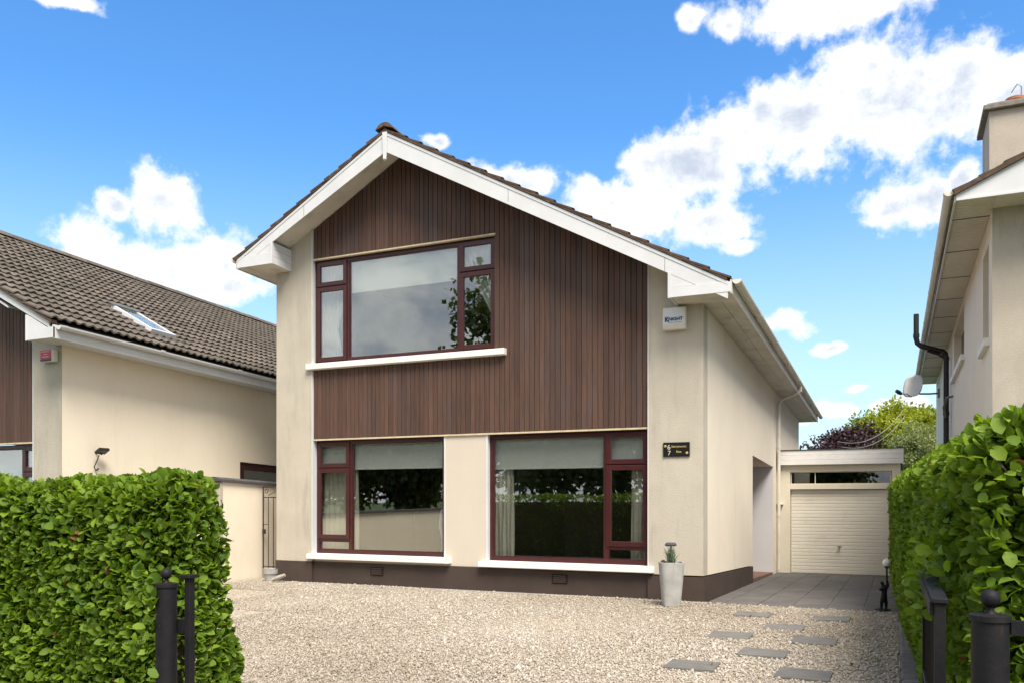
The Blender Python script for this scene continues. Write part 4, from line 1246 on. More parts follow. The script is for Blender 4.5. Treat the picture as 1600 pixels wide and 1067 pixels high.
f_ = MB(KR); f_.prism_y([(0.72, rrz(0.72, -0.03)), (5.2, rrz(5.2, -0.03)), (5.2, rrz(5.2, 0.035)), (0.72, rrz(0.72, 0.035))], -0.09, 0.05); f_.build('verge_mortar', 'tile_brown', rroof)
# chimney
cm = MB(KR); cm.box(1.39, 2.75, 3.0, 4.05, 5.4, 7.72)
chim = cm.build('chimney', 'render_grey', rroof, bevel=0.01)
MB(KR).box(1.31, 2.83, 2.92, 4.13, 7.72, 7.80).build('chimney_cap', 'mortar', chim, bevel=0.012)
MB(KR).box(1.36, 2.78, 2.97, 4.08, 7.801, 7.84).build('flaunching', 'mortar', chim, bevel=0.02)
MB(KR).lathe([(0.125, 7.82), (0.13, 7.90), (0.145, 7.905), (0.145, 7.95), (0.12, 7.955), (0.10, 7.90)], 1.78, 3.25, 18).build('chimney_pot', 'terracotta', chim, smooth=True)
MB(KR).tube([(1.86, 3.22, 7.83), (1.86, 3.22, 8.12), (1.80, 3.2, 8.16), (1.72, 3.2, 8.04)], 0.008, 6).build('aerial_wire', 'metal_grey', chim)
# black soil pipe crossing the gutter
PYY = 9.1
sp_ = MB(KR)
sp_.tube([(1.10, PYY, 1.5), (1.10, PYY, 4.90), (1.085, PYY, 4.99), (1.03, PYY, 5.05), (0.95, PYY, 5.07), (0.68, PYY, 5.17), (0.58, PYY, 5.21), (0.515, PYY, 5.27), (0.49, PYY, 5.38), (0.49, PYY, 5.93)], 0.058, 12)
spo = sp_.build('soil_pipe', 'black_plastic', rh, smooth=True)
for x_, z0_, z1_ in ((1.10, 3.6, 3.67), (1.10, 4.84, 4.91), (0.49, 5.40, 5.48)):
    MB(KR).tube([(x_, PYY, z0_), (x_, PYY, z1_)], 0.068, 12).build('pipe_collar', 'black_plastic', spo)
MB(KR).tube([(1.08, PYY - 0.03, 4.88), (0.95, PYY - 0.03, 4.98), (0.72, PYY - 0.03, 5.08)], 0.03, 8).build('pipe_branch', 'black_plastic', spo)
MB(KR).tube([(1.08, PYY - 0.05, 3.55), (1.04, PYY - 0.2, 3.75), (1.08, PYY - 0.6, 3.92), (1.2, PYY - 0.75, 3.93)], 0.026, 8).build('waste_pipe', 'metal_grey', spo)

# satellite dish on the right house
ds = empty('satellite_dish', (1.15, 14.2, 4.45), 'grey white satellite dish on an arm beside the black pipe', 'satellite dish')
DC = Vector((0.52, 14.1, 4.72)); dn_ = Vector((-0.55, -0.78, 0.25)).normalized()
ax_ = dn_.cross(Vector((0, 0, 1))).normalized(); ay_ = ax_.cross(dn_).normalized()
V, Fc = [tuple(DC - dn_ * 0.05)], []
for ri in range(1, 6):
    for j in range(24):
        an = 2 * math.pi * j / 24
        rr_ = 0.36 * ri / 5
        # rounded-square rim like a mini dish
        q = 1.0 / (abs(math.cos(an)) ** 3.2 + abs(math.sin(an)) ** 3.2) ** (1 / 3.2)
        p = DC + (ax_ * math.cos(an) * 0.92 + ay_ * math.sin(an)) * rr_ * q * 0.9 + dn_ * (0.05 * ((ri / 5) ** 2) - 0.05)
        V.append(tuple(p))
for j in range(24): Fc.append((0, 1 + j, 1 + (j + 1) % 24))
for ri in range(4):
    for j in range(24): Fc.append((1 + ri * 24 + j, 1 + (ri + 1) * 24 + j, 1 + (ri + 1) * 24 + (j + 1) % 24, 1 + ri * 24 + (j + 1) % 24))
mb = MB(); mb.add(V, Fc)
o = mb.build('reflector', 'dish_grey', ds, smooth=True)
o.modifiers.new('sheet', 'SOLIDIFY').thickness = 0.012
MB().tube([(1.20, 14.26, 4.50), (0.95, 14.22, 4.49), (0.70, 14.2, 4.50), tuple(DC - dn_ * 0.06 - ay_ * 0.1)], 0.025, 8).build('mount_arm', 'metal_grey', ds)
MB().box(1.15, 1.2, 14.14, 14.38, 4.38, 4.62).build('wall_bracket', 'metal_grey', ds)
MB().tube([tuple(DC - ay_ * 0.33), tuple(DC + dn_ * 0.2 - ay_ * 0.30), (0.19, 13.72, 4.46)], 0.014, 6).build('feed_arm', 'metal_grey', ds)
MB().tube([(0.22, 13.75, 4.47), (0.16, 13.69, 4.51), (0.09, 13.63, 4.55)], [0.04, 0.06, 0.05], 10).build('feed_horn', 'black_plastic', ds)

# ================================================================== boundary wall and wrought gate
bwall = empty('boundary_wall', (-11.1, 0, 0), 'cream garden wall with dark coping beside the left hedge', 'wall')
mb = MB(K); mb.box(-11.22, -11.05, -0.62, 9.0, -0.3, 1.80); mb.build('wall', 'render_neighbour', bwall)
mb = MB(K); mb.box(-11.24, -11.03, -0.68, -0.62, -0.3, 1.78); mb.build('end_pier', 'render_grey', bwall)
mb = MB(K); mb.prism_y([(-11.29, 1.802), (-11.0, 1.802), (-11.0, 1.845), (-11.10, 1.885), (-11.19, 1.885), (-11.29, 1.845)], -0.74, 9.0); mb.build('coping', 'coping', bwall)
mb = MB(K); mb.box(-11.22, -11.05, -8.4, -0.80, -0.3, 1.12); mb.build('low_wall', 'render_neighbour', bwall)
mb = MB(K); mb.box(-11.27, -11.0, -8.4, -0.79, 1.122, 1.175); mb.build('low_coping', 'coping', bwall)

gt = empty('garden_gate', (-10.75, 0.4, 0), 'narrow rusty brown wrought iron scroll gate between garden wall and house', 'gate')
GX0, GX1, GYY = -11.0, -10.36, 0.40
def bar(x0, z0, x1, z1, r=0.008, nm='gate_bar', y=GYY):
    m_ = MB(K); m_.tube([(x0, y, z0), (x1, y, z1)], r, 6); return m_.build(nm, 'gate_iron', gt)
GW = [GX0 + 0.015, GX0 + 0.14, GX0 + 0.26, GX0 + 0.38, GX0 + 0.53, GX1 - 0.01]
def scroll(cx, cz, r, d=1, turns=1.3, start=0.0):
    pts = []
    for j in range(20):
        a = start + d * j / 19 * turns * 6.283
        q = r * (1 - 0.75 * j / 19)
        pts.append((cx + q * math.cos(a), GYY, cz + q * math.sin(a)))
    m_ = MB(K); m_.tube(pts, 0.006, 5); m_.build('gate_scroll', 'gate_iron', gt)
for x_ in (GW[0], GW[4]): bar(x_, 0.12, x_, 1.76, 0.012, 'gate_stile')
for x_ in (GW[1], GW[2], GW[3], GW[5]): bar(x_, 0.12, x_, 1.56)
for z_ in (1.76, 1.56, 0.24): bar(GW[0], z_, GW[5], z_, 0.01, 'gate_rail')
bar(GW[1], 0.05, GW[5], 0.05, 0.009, 'gate_rail')
bar(GW[1], 0.05, GW[1], 0.24)
scroll(GW[0] + 0.08, 1.67, 0.055); scroll(GW[4] - 0.06, 1.65, 0.06, -1); bar(GW[0] + 0.12, 1.60, GW[4] - 0.11, 1.71, 0.006)
for z_, d_ in ((1.48, 1), (0.86, -1), (0.48, 1), (0.15, -1)): scroll(0.5 * (GW[3] + GW[4]), z_, 0.062, d_)
bar(GW[3] + 0.01, 1.44, GW[4] - 0.01, 0.90, 0.006); bar(GW[3] + 0.01, 0.28, GW[4] - 0.01, 0.80, 0.006); scroll(GW[1] + 0.1, 0.14, 0.05)
lk = MB(K); lk.box(GW[0] - 0.01, GW[0] + 0.045, GYY - 0.02, GYY + 0.02, 0.86, 0.95); lk.build('lock_case', 'gate_iron', gt); bar(GW[0], 1.04, GW[0] + 0.13, 1.04, 0.007, 'latch', GYY - 0.02)

# grey pot and a bit of driftwood at the house corner
p_ = MB(); p_.lathe([(0.10, 0.0), (0.12, 0.12), (0.125, 0.125), (0.125, 0.135), (0.135, 0.14), (0.145, 0.22), (0.15, 0.23), (0.12, 0.23), (0.115, 0.19)], -10.42, -0.05, 20)
o = p_.build('flower_pot', 'planter_concrete', None, smooth=False)
tag(o, 'small empty grey flower pot at the left house corner by the iron gate', 'flower pot')
p_ = MB(); p_.tube([(-10.22, -0.25, 0.05), (-10.12, -0.2, 0.09), (-10.0, -0.16, 0.14)], [0.035, 0.045, 0.03], 7)
tag(p_.build('driftwood', 'driftwood', None), 'short piece of pale wood leaning beside the small grey pot', 'wood')

# ================================================================== small things on the walls
RXM = Matrix.Rotation(R(90), 4, 'X')
al = empty('alarm_box', (-2.92, 0, 4.15), 'white alarm box with blue lettering under the right eaves of the house', 'alarm box', 'burglar alarm boxes')
mb = MB(); mb.prism_x([(-0.001, 4.31), (-0.10, 4.31), (-0.115, 4.05), (-0.10, 3.985), (-0.001, 3.985)], -3.085, -2.745)
mb.build('casing', 'alarm_white', al, bevel=0.012)
mb = MB(); mb.add([(-3.06, -0.1035, 4.285), (-2.775, -0.1035, 4.285), (-2.775, -0.117, 4.06), (-3.06, -0.117, 4.06), (-3.06, -0.099, 4.285), (-2.775, -0.099, 4.285), (-2.775, -0.11, 4.06), (-3.06, -0.11, 4.06)],
                  [(0, 3, 2, 1), (4, 5, 6, 7), (0, 1, 5, 4), (1, 2, 6, 5), (2, 3, 7, 6), (3, 0, 4, 7)])
mb.build('face_plate', 'alarm_face', al)
tm = Matrix.Translation((-2.925, -0.1165, 4.13)) @ Matrix.Rotation(R(3), 4, 'X') @ RXM
text_mesh('lettering', 'NIGHT', 0.068, 'print_blue', al, Matrix.Translation((0.034, -0.002, 0)) @ tm, 0.001, 0.002)
text_mesh('lettering', 'K', 0.095, 'print_blue', al, Matrix.Translation((-0.096, -0.002, -0.002)) @ tm, 0.001, 0.004)
MB().box(-3.0, -2.80, -0.1195, -0.1175, 4.082, 4.086).build('underline', 'print_blue', al)

pq = empty('house_number_plaque', (-2.91, 0, 2.13), 'black rectangular number 67 plaque with gold lettering on the right pier', 'plaque')
MB().box(-3.10, -2.705, -0.022, -0.001, 2.135, 2.345).build('slate', 'plaque_black', pq, bevel=0.004)
def ptext(txt, x, z, size, mat, bold=0.0015): text_mesh('lettering', txt, size, mat, pq, Matrix.Translation((x, -0.0235, z)) @ RXM, 0.001, bold)
ptext('6', -3.012, 2.272, 0.105, 'plaque_cream', 0.0); ptext('7', -3.008, 2.185, 0.095, 'plaque_cream', 0.0)
ptext('Serrymount', -2.865, 2.283, 0.046, 'plaque_gold', 0.0008); ptext('Rise', -2.865, 2.205, 0.046, 'plaque_gold', 0.0008)
for fx, fz in ((-3.065, 2.29), (-2.745, 2.185)):
    fl_ = MB()
    for j in range(6):
        a = j * 1.047
        fl_.tube([(fx, -0.024, fz), (fx + 0.011 * math.cos(a), -0.027, fz + 0.011 * math.sin(a)), (fx + 0.021 * math.cos(a), -0.025, fz + 0.021 * math.sin(a))], [0.004, 0.0085, 0.004], 6)
    fl_.build('flower_motif', 'plaque_gold', pq)

al2 = empty('alarm_box', (-12.44, NY, 3.8), 'small red and white alarm box on the left neighbouring house', 'alarm box', 'burglar alarm boxes')
zo = 0.11
mb = MB(); mb.box(-12.60, -12.28, NY - 0.09, NY - 0.001, 3.61 + zo, 3.81 + zo); mb.build('casing', 'alarm_white', al2, bevel=0.02)
mb = MB(); mb.box(-12.585, -12.335, NY - 0.096, NY - 0.088, 3.66 + zo, 3.80 + zo); mb.build('red_panel', 'print_red', al2)
mb = MB(); mb.box(-12.585, -12.335, NY - 0.097, NY - 0.088, 3.628 + zo, 3.658 + zo); mb.build('navy_band', 'print_navy', al2)
for q, (a, b2) in enumerate(((-12.56, -12.37), (-12.50, -12.42), (-12.54, -12.39))):
    MB().box(a, b2, NY - 0.0985, NY - 0.0962, 3.772 + zo - q * 0.04, 3.780 + zo - q * 0.04).build('print_line', 'print_white', al2)

fl = empty('flood_light', (-12.2, -2.32, 2.2), 'black flood light with dangling cable on the left neighbour wall', 'light')
def LW(p): return (NX + p[0], -2.32 + p[1], 2.14 + 0.088 + p[2])
mb = MB(); mb.tube([LW((0, 0, 0.06)), LW((0.1, 0, 0.05)), LW((0.14, 0, 0.03))], 0.014, 8); mb.build('bracket', 'black_plastic', fl)
mb = MB(); mb.add([LW(p) for p in ((0.1, -0.1, 0.03), (0.22, -0.1, 0.10), (0.22, 0.1, 0.10), (0.1, 0.1, 0.03), (0.08, -0.1, 0.07), (0.2, -0.1, 0.14), (0.2, 0.1, 0.14), (0.08, 0.1, 0.07))], [(0, 3, 2, 1), (4, 5, 6, 7), (0, 1, 5, 4), (1, 2, 6, 5), (2, 3, 7, 6), (3, 0, 4, 7)])
mb.build('lamp_head', 'black_plastic', fl, bevel=0.008)
mb = MB(); mb.tube([LW((0.08, 0, 0.02)), LW((0.09, -0.05, -0.08)), LW((0.06, -0.08, -0.18)), LW((0.02, -0.02, -0.24)), LW((0.005, 0.05, -0.2))], 0.009, 6); mb.build('cable', 'black_plastic', fl)

# overhead wires behind the garage
for i, (p1, p2, sg) in enumerate((((-1.35, 11.9, 3.06), (0.33, 20.9, 4.70), 0.42), ((-1.25, 12.0, 2.92), (0.40, 21.0, 4.52), 0.40))):
    pts = [(p1[0] + (p2[0] - p1[0]) * u, p1[1] + (p2[1] - p1[1]) * u, p1[2] + (p2[2] - p1[2]) * u - sg * 4 * u * (1 - u)) for u in [j / 12 for j in range(13)]]
    mb = MB(); mb.tube(pts, 0.010, 6)
    tag(mb.build('overhead_wire', 'cable'), ('upper' if i == 0 else 'lower') + ' sagging pale wire crossing the trees behind the garage', 'wire', 'overhead wires')

# ================================================================== planter and its plant
def rounded_square(r, n=28, p=4.0):
    return [(r * math.copysign(abs(math.cos(a)) ** (2 / p), math.cos(a)), r * math.copysign(abs(math.sin(a)) ** (2 / p), math.sin(a))) for a in [2 * math.pi * j / n for j in range(n)]]
PX, PY = -2.83, -0.62
mb = MB()
levels = [(0.118, 0.0), (0.122, 0.01), (0.152, 0.36), (0.170, 0.60), (0.170, 0.615), (0.150, 0.615), (0.145, 0.55)]
V, Fc = [], []
rot = R(24)
for r_, z in levels:
    for x, y in rounded_square(r_):
        V.append((PX + x * math.cos(rot) - y * math.sin(rot), PY + x * math.sin(rot) + y * math.cos(rot), z + 0.01))
n = 28
for i in range(len(levels) - 1):
    for j in range(n): Fc.append((i * n + j, i * n + (j + 1) % n, (i + 1) * n + (j + 1) % n, (i + 1) * n + j))
Fc.append(tuple((len(levels) - 1) * n + j for j in range(n)))
mb.add(V, Fc)
pt = empty('planter', (PX, PY, 0), 'tall tapered weathered grey concrete planter by the front corner', 'planter')
mb.build('pot', 'planter_concrete', pt, smooth=False)
mb = MB(); mb.lathe([(0.14, 0.57), (0.05, 0.595), (0.01, 0.60)], PX, PY, 14); mb.build('soil', 'twig', pt)
ppl = empty('potted_plant', (PX, PY, 0.6), 'grey green spiky plant with a dark flat head in the concrete planter', 'plant')
V, T, tn = [], [], []
for j in range(120):
    a = random.uniform(0, 6.28); ln = random.uniform(0.12, 0.31); lean = random.uniform(0.01, 0.13)
    bx_, by_ = PX + random.uniform(-0.05, 0.05), PY + random.uniform(-0.05, 0.05)
    wv = Vector((-math.sin(a), math.cos(a), 0)) * 0.011
    o0 = len(V)
    for q in range(4):
        u = q / 3
        c0 = Vector((bx_ + math.cos(a) * lean * u ** 1.6, by_ + math.sin(a) * lean * u ** 1.6, 0.58 + ln * (u - 0.12 * u * u)))
        wq = wv * (1 - 0.85 * u)
        V += [c0 - wq, c0 + wq]
    tv = random.random()
    for q in range(3):
        i0 = o0 + q * 2
        T += [(i0, i0 + 1, i0 + 3), (i0, i0 + 3, i0 + 2)]; tn += [tv, tv]
np_mesh('foliage', np.array([tuple(v) for v in V]), np.array(T), 'leaf_grey', ppl, np.array(tn))
mb = MB()
mb.tube([(PX, PY, 0.58), (PX - 0.005, PY, 0.85)], 0.012, 6)
mb.build('stem', 'twig', ppl)
mb = MB()
for j in range(9):
    a = j * 0.7; rr_ = 0.055 if j else 0
    mb.lathe([(0.004, 0.845), (0.03, 0.855), (0.034, 0.87), (0.02, 0.892), (0.003, 0.90)], PX - 0.005 + rr_ * math.cos(a), PY + rr_ * 0.7 * math.sin(a), 7)
mb.build('seed_head', 'coping', ppl)
mb = MB(); mb.lathe([(0.005, 0.60), (0.03, 0.615), (0.035, 0.635), (0.02, 0.655), (0.004, 0.66)], PX - 0.10, PY - 0.06, 9); mb.build('pebble', 'twig', ppl)

# ================================================================== statue lamp on the patio edge
SX, SY = -0.105, 0.09
st = empty('statue_lamp', (SX, SY, 0), 'small black statue of a figure holding a globe lamp by the right hedge', 'statue')
mb = MB(); mb.lathe([(0.10, 0.0), (0.105, 0.012), (0.095, 0.028), (0.06, 0.036)], SX - 0.02, SY, 20); mb.build('base', 'black_iron', st)
J = {'hip': (0, 0, .205), 'waist': (0, 0, .25), 'chest': (.0, 0, .315), 'neck': (-.012, -.005, .352), 'head': (-.028, -.012, .378), 'crown': (-.034, -.012, .402),
     'kneeL': (-.032, -.012, .12), 'footL': (-.035, .0, .04), 'toeL': (-.05, -.03, .036), 'kneeR': (.024, .0, .12), 'footR': (.022, .012, .04), 'toeR': (.015, -.02, .036),
     'elbL': (-.062, -.025, .285), 'handL': (-.02, -.055, .31), 'elbR': (.055, 0, .345), 'handR': (.035, -.005, .42)}
RAD = {'hip': .040, 'waist': .033, 'chest': .040, 'neck': .015, 'head': .026, 'crown': .02, 'kneeL': .026, 'footL': .016, 'toeL': .011, 'kneeR': .026, 'footR': .016, 'toeR': .011, 'elbL': .014, 'handL': .011, 'elbR': .014, 'handR': .012}
E_ = [('hip', 'waist'), ('waist', 'chest'), ('chest', 'neck'), ('neck', 'head'), ('head', 'crown'), ('hip', 'kneeL'), ('kneeL', 'footL'), ('footL', 'toeL'), ('hip', 'kneeR'), ('kneeR', 'footR'), ('footR', 'toeR'), ('chest', 'elbL'), ('elbL', 'handL'), ('chest', 'elbR'), ('elbR', 'handR')]
nm = list(J)
me = bpy.data.meshes.new('figure')
me.from_pydata([(SX + J[k_][0], SY + J[k_][1], J[k_][2]) for k_ in nm], [(nm.index(a), nm.index(b2)) for a, b2 in E_], [])
o = bpy.data.objects.new('figure', me); COL.objects.link(o)
sk_ = o.modifiers.new('skin', 'SKIN'); ss = o.modifiers.new('smooth', 'SUBSURF'); ss.levels = ss.render_levels = 2
sl = me.skin_vertices[0].data if me.skin_vertices else None
if sl is None:
    bpy.context.view_layer.objects.active = o
    bpy.ops.object.modifier_remove(modifier='skin'); bpy.ops.object.modifier_remove(modifier='smooth')
    bpy.ops.object.modifier_add(type='SKIN'); ss = o.modifiers.new('smooth', 'SUBSURF'); ss.levels = ss.render_levels = 2
    sl = me.skin_vertices[0].data
for i, k_ in enumerate(nm):
    sl[i].radius = (RAD[k_], RAD[k_]); sl[i].use_root = k_ == 'hip'
me.materials.append(MATS['black_iron']); attach(o, st)
mb = MB(); mb.tube([(SX + 0.032, SY - 0.004, 0.33), (SX + 0.032, SY - 0.004, 0.60)], 0.012, 8); mb.lathe([(0.01, 0.575), (0.03, 0.59), (0.032, 0.605), (0.02, 0.61)], SX + 0.032, SY - 0.004, 12); mb.build('torch', 'black_iron', st)
mb = MB(); mb.lathe([(0.055 * math.sin(a), 0.652 - 0.055 * math.cos(a)) for a in [0.15 + 2.9 * q / 9 for q in range(10)]], SX + 0.032, SY - 0.004, 16); mb.build('globe', 'globe', st, smooth=True)

# ================================================================== iron gate posts and folded gates
def gate_post(x, y, top, r, label, ball):
    e_ = empty('gate_post', (x, y, 0), label, 'gate post', 'iron gate posts')
    MB().lathe([(r, -0.05), (r, top - 0.02), (r + 0.006, top - 0.018), (r + 0.006, top), (r - 0.01, top + 0.004)], x, y, 28).build('column', 'black_iron', e_, smooth=True)
    if ball:
        b2 = 0.03
        MB().lathe([(0.022, top), (0.012, top + 0.015), (0.010, top + 0.028)] + [(b2 * math.sin(a), top + 0.053 - b2 * math.cos(a)) for a in [0.4 + 2.6 * q / 10 for q in range(11)]], x, y, 20).build('ball_finial', 'black_iron', e_, smooth=True)
    else:
        MB().lathe([(0.022, top), (0.012, top + 0.015), (0.010, top + 0.028)] + [(0.03 * math.sin(a), top + 0.053 - 0.03 * math.cos(a)) for a in [0.4 + 2.6 * q / 10 for q in range(11)]], x, y, 20).build('ball_finial', 'black_iron', e_, smooth=True)
    return e_
rp_ = gate_post(0.285, -9.17, 1.13, 0.055, 'black round iron gate post with ball top before the right hedge', True)
gate_post(-3.55, -8.93, 1.05, 0.055, 'black round iron gate post half hidden in the left hedge', False)

rg = empty('driveway_gate', (0.15, -8.9, 0), 'black iron gate folded back against the right hedge', 'gate', 'driveway gates')
MB().box(0.135, 0.172, -8.91, -8.873, 0.05, 1.13).build('stile', 'black_iron', rg, bevel=0.003)
MB().box(0.128, 0.180, -8.92, -7.55, 1.131, 1.148).build('top_rail', 'black_iron', rg, bevel=0.003)
MB().box(0.120, 0.132, -8.90, -7.55, 1.085, 1.135).build('top_plate', 'black_iron', rg, bevel=0.002)
for z_ in (0.12, 0.62): MB().box(0.137, 0.170, -8.872, -7.6, z_, z_ + 0.035).build('rail', 'black_iron', rg)
for j in range(10):
    y = -8.77 + j * 0.125
    MB().box(0.146, 0.162, y, y + 0.016, 0.156, 1.131).build('baluster', 'black_iron', rg)
MB().box(0.135, 0.172, -7.6, -7.563, 0.05, 1.13).build('stile', 'black_iron', rg)

rail = empty('side_railing', (0.6, -9.15, 0), 'short black iron railing to the right of the ball topped gate post', 'railing')
MB().box(0.342, 1.1, -9.19, -9.15, 1.07, 1.115).build('rail', 'black_iron', rail)
MB().box(0.342, 1.1, -9.19, -9.15, 0.15, 0.19).build('rail', 'black_iron', rail)
for j in range(6):
    x = 0.43 + j * 0.115
    MB().box(x, x + 0.018, -9.18, -9.162, 0.19, 1.07).build('baluster', 'black_iron', rail)

lg = empty('driveway_gate', (-3.43, -8.88, 0), 'thin black iron gate end beside the left gate post in the hedge', 'gate', 'driveway gates')
MB().box(-3.452, -3.415, -8.90, -8.862, 0.05, 1.08).build('stile', 'black_iron', lg, bevel=0.003)
MB().box(-3.47, -3.397, -8.915, -8.85, 1.081, 1.10).build('stile_cap', 'black_iron', lg, bevel=0.003)
MB().box(-3.52, -3.453, -8.892, -8.87, 0.78, 0.855).build('hinge_strap', 'black_iron', lg)

# ================================================================== hedges
LEAF = np.array([(0, 0, 0), (0.26, -0.40, 0.05), (0.26, 0, 0.0), (0.26, 0.40, 0.05), (0.66, -0.47, 0.06), (0.66, 0, 0.0), (0.66, 0.47, 0.06), (0.90, -0.24, 0.01), (0.90, 0.24, 0.01), (1.0, 0, -0.05)])
LTRI = np.array([(0, 1, 2), (0, 2, 3), (1, 4, 5), (1, 5, 2), (2, 5, 6), (2, 6, 3), (4, 7, 5), (7, 9, 5), (5, 9, 8), (5, 8, 6)])


def unit(v):
    return v / np.maximum(np.linalg.norm(v, axis=1, keepdims=True), 1e-6)


def leaf_frames(P, N, size, spread=0.85):
    n = len(P)
    upv = np.array([[0, 0, 1.0]])
    a = unit(N * 0.55 + upv * 0.35 + rng.normal(0, 0.45, (n, 3)) * spread)
    nn = unit(N * 0.55 + upv * 0.75 + rng.normal(0, 0.42, (n, 3)))
    b_ = unit(np.cross(nn, a))
    nn = np.cross(a, b_)
    return a, b_, nn


def leaf_mesh_arrays(P, a, b_, nn, L, W, curl):
    n = len(P)
    lv = np.repeat(LEAF[None], n, 0)
    h = lv[:, :, 2] * curl[:, None] - 0.10 * curl[:, None] * (lv[:, :, 0] ** 2)
    V = P[:, None] + L[:, None, None] * (a[:, None] * lv[:, :, 0:1] + b_[:, None] * (lv[:, :, 1:2] * W[:, None, None]) + nn[:, None] * h[:, :, None])
    T = (LTRI[None] + (np.arange(n) * len(LEAF))[:, None, None]).reshape(-1, 3)
    return V.reshape(-1, 3), T


def hedge_foliage(root, P, N, leaf_len, mat, prefer):
    """prefer(px, py, dist, P) -> bool array of leaves that may be built one by one"""
    n = len(P)
    a, b_, nn = leaf_frames(P, N, leaf_len)
    L = leaf_len * (0.5 + 0.8 * rng.beta(2.2, 1.8, n))
    W = rng.uniform(0.62, 0.85, n)
    curl = rng.uniform(0.4, 2.2, n)
    P = P - a * (L * 0.45)[:, None]
    lump = 0.5 + 0.5 * np.sin(P[:, 0] * 5.1 + P[:, 2] * 4.3 + 1.3 * np.sin(P[:, 1] * 4.7))
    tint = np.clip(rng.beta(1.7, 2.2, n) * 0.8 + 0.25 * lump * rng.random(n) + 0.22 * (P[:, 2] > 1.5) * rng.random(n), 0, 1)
    tint = np.maximum(tint, 0.02); tint[rng.random(n) < 0.008] = 0.0
    d = P - np.array(CAM)[None]
    r_ = d[:, 0] * math.cos(YAW) + d[:, 1] * math.sin(YAW); f = -d[:, 0] * math.sin(YAW) + d[:, 1] * math.cos(YAW)
    fs = np.maximum(f, 0.2)
    px, py = 800 + 1310 * r_ / fs, 780 - 1310 * d[:, 2] / fs
    facing = np.abs(np.einsum('ij,ij->i', nn, unit(d)))
    ok = (f > 0.5) & (px > 2) & (px < 1598) & (py > 0) & (py < 1065) & prefer(px, py, f, P)
    score = np.where(ok, L * W * facing / fs ** 1.0, -1)
    idx = np.argsort(-score)[:300]
    idx = idx[score[idx] > 0]
    # single leaves share a few meshes
    NV = 12
    protos = []
    for q in range(NV):
        Vq, Tq = leaf_mesh_arrays(np.zeros((1, 3)), np.array([[1.0, 0, 0]]), np.array([[0, 1.0, 0]]), np.array([[0, 0, 1.0]]), np.array([1.0]), np.array([0.74]), np.array([0.5 + 1.5 * (q % 4) / 3]))
        me = bpy.data.meshes.new('leaf')
        me.from_pydata([tuple(v) for v in Vq], [], [tuple(t_) for t_ in Tq])
        me.attributes.new('tint', 'FLOAT', 'FACE').data.foreach_set('value', np.full(len(Tq), (q + 0.5) / NV * 0.85, np.float32))
        me.polygons.foreach_set('use_smooth', [True] * len(Tq))
        me.materials.append(MATS[mat])
        protos.append(me)
    for i in idx:
        o = bpy.data.objects.new('leaf', protos[min(NV - 1, int(tint[i] / 0.85 * NV))])
        COL.objects.link(o)
        A_, B_, C_ = a[i] * L[i], b_[i] * L[i] * W[i] / 0.74, nn[i] * L[i]
        o.matrix_basis = Matrix(((A_[0], B_[0], C_[0], P[i, 0]), (A_[1], B_[1], C_[1], P[i, 1]), (A_[2], B_[2], C_[2], P[i, 2]), (0, 0, 0, 1)))
        attach(o, root)
    tw = MB()
    for q in rng.integers(0, n, 170):
        p0 = P[q] - N[q] * 0.10 - np.array([0, 0, 0.10]); p1 = P[q] + N[q] * 0.02 + np.array([0, 0, 0.03]); pm_ = (p0 + p1) / 2 + rng.normal(0, 0.02, 3)
        tw.tube([tuple(p0), tuple(pm_), tuple(p1)], [0.005, 0.004, 0.002], 4)
    kind(tw.build('twigs', 'twig', root), 'stuff')
    rest = np.ones(n, bool); rest[idx] = False
    V, T = leaf_mesh_arrays(P[rest], a[rest], b_[rest], nn[rest], L[rest], W[rest], curl[rest])
    o = np_mesh('foliage', V, T, mat, root, np.repeat(tint[rest], len(LTRI)), smooth=True)
    kind(o, 'stuff')


def bumps(P, amp):
    return amp * (np.sin(P[:, 0] * 3.1 + P[:, 2] * 2.7 + 0.5) * np.sin(P[:, 1] * 3.7 + P[:, 2] * 2.2) + 0.6 * np.sin(P[:, 0] * 7.3 + P[:, 1] * 6.1 + P[:, 2] * 8.0))


# ---- right hedge along the drive
RHY0, RHY1, RHT = -8.72, 3.2, 1.83
def rface(y):
    return np.interp(y, [-8.7, -7.0, -5.0, 0.0, 3.2], [0.26, 0.19, 0.12, 0.0, -0.03])
hr = empty('hedge', (0.65, -3, 0), 'tall bright green clipped hedge along the right side of the drive', 'hedge', 'clipped hedges')
def rh_points(n, y0, y1):
    """left face, rounded shoulder and top, by arc length"""
    y = rng.uniform(y0, y1, n)
    s = rng.uniform(0, 1, n)
    face_len, arc, top_len = RHT - 0.22, 0.345, 0.62
    s = s * (face_len + arc + top_len)
    xf = rface(y)
    X, Z, NXc, NZc = np.zeros(n), np.zeros(n), np.zeros(n), np.zeros(n)
    m1_ = s < face_len
    X[m1_] = xf[m1_]; Z[m1_] = s[m1_]; NXc[m1_] = -1
    m2_ = (s >= face_len) & (s < face_len + arc)
    an = (s[m2_] - face_len) / arc * (math.pi / 2)
    X[m2_] = xf[m2_] + 0.22 - 0.22 * np.cos(an); Z[m2_] = face_len + 0.22 * np.sin(an); NXc[m2_] = -np.cos(an); NZc[m2_] = np.sin(an)
    m3_ = s >= face_len + arc
    X[m3_] = xf[m3_] + 0.22 + (s[m3_] - face_len - arc); Z[m3_] = RHT; NZc[m3_] = 1
    low = np.clip(1 - Z / 0.55, 0, 1) ** 1.5
    X += 0.17 * low
    N = np.column_stack([NXc, np.zeros(n), NZc])
    P = np.column_stack([X, y, Z])
    dep = -np.abs(rng.normal(0, 0.075, n)) + bumps(P, 0.03) + (rng.random(n) < 0.035) * rng.uniform(0.0, 0.035, n)
    return P + N * dep[:, None], N
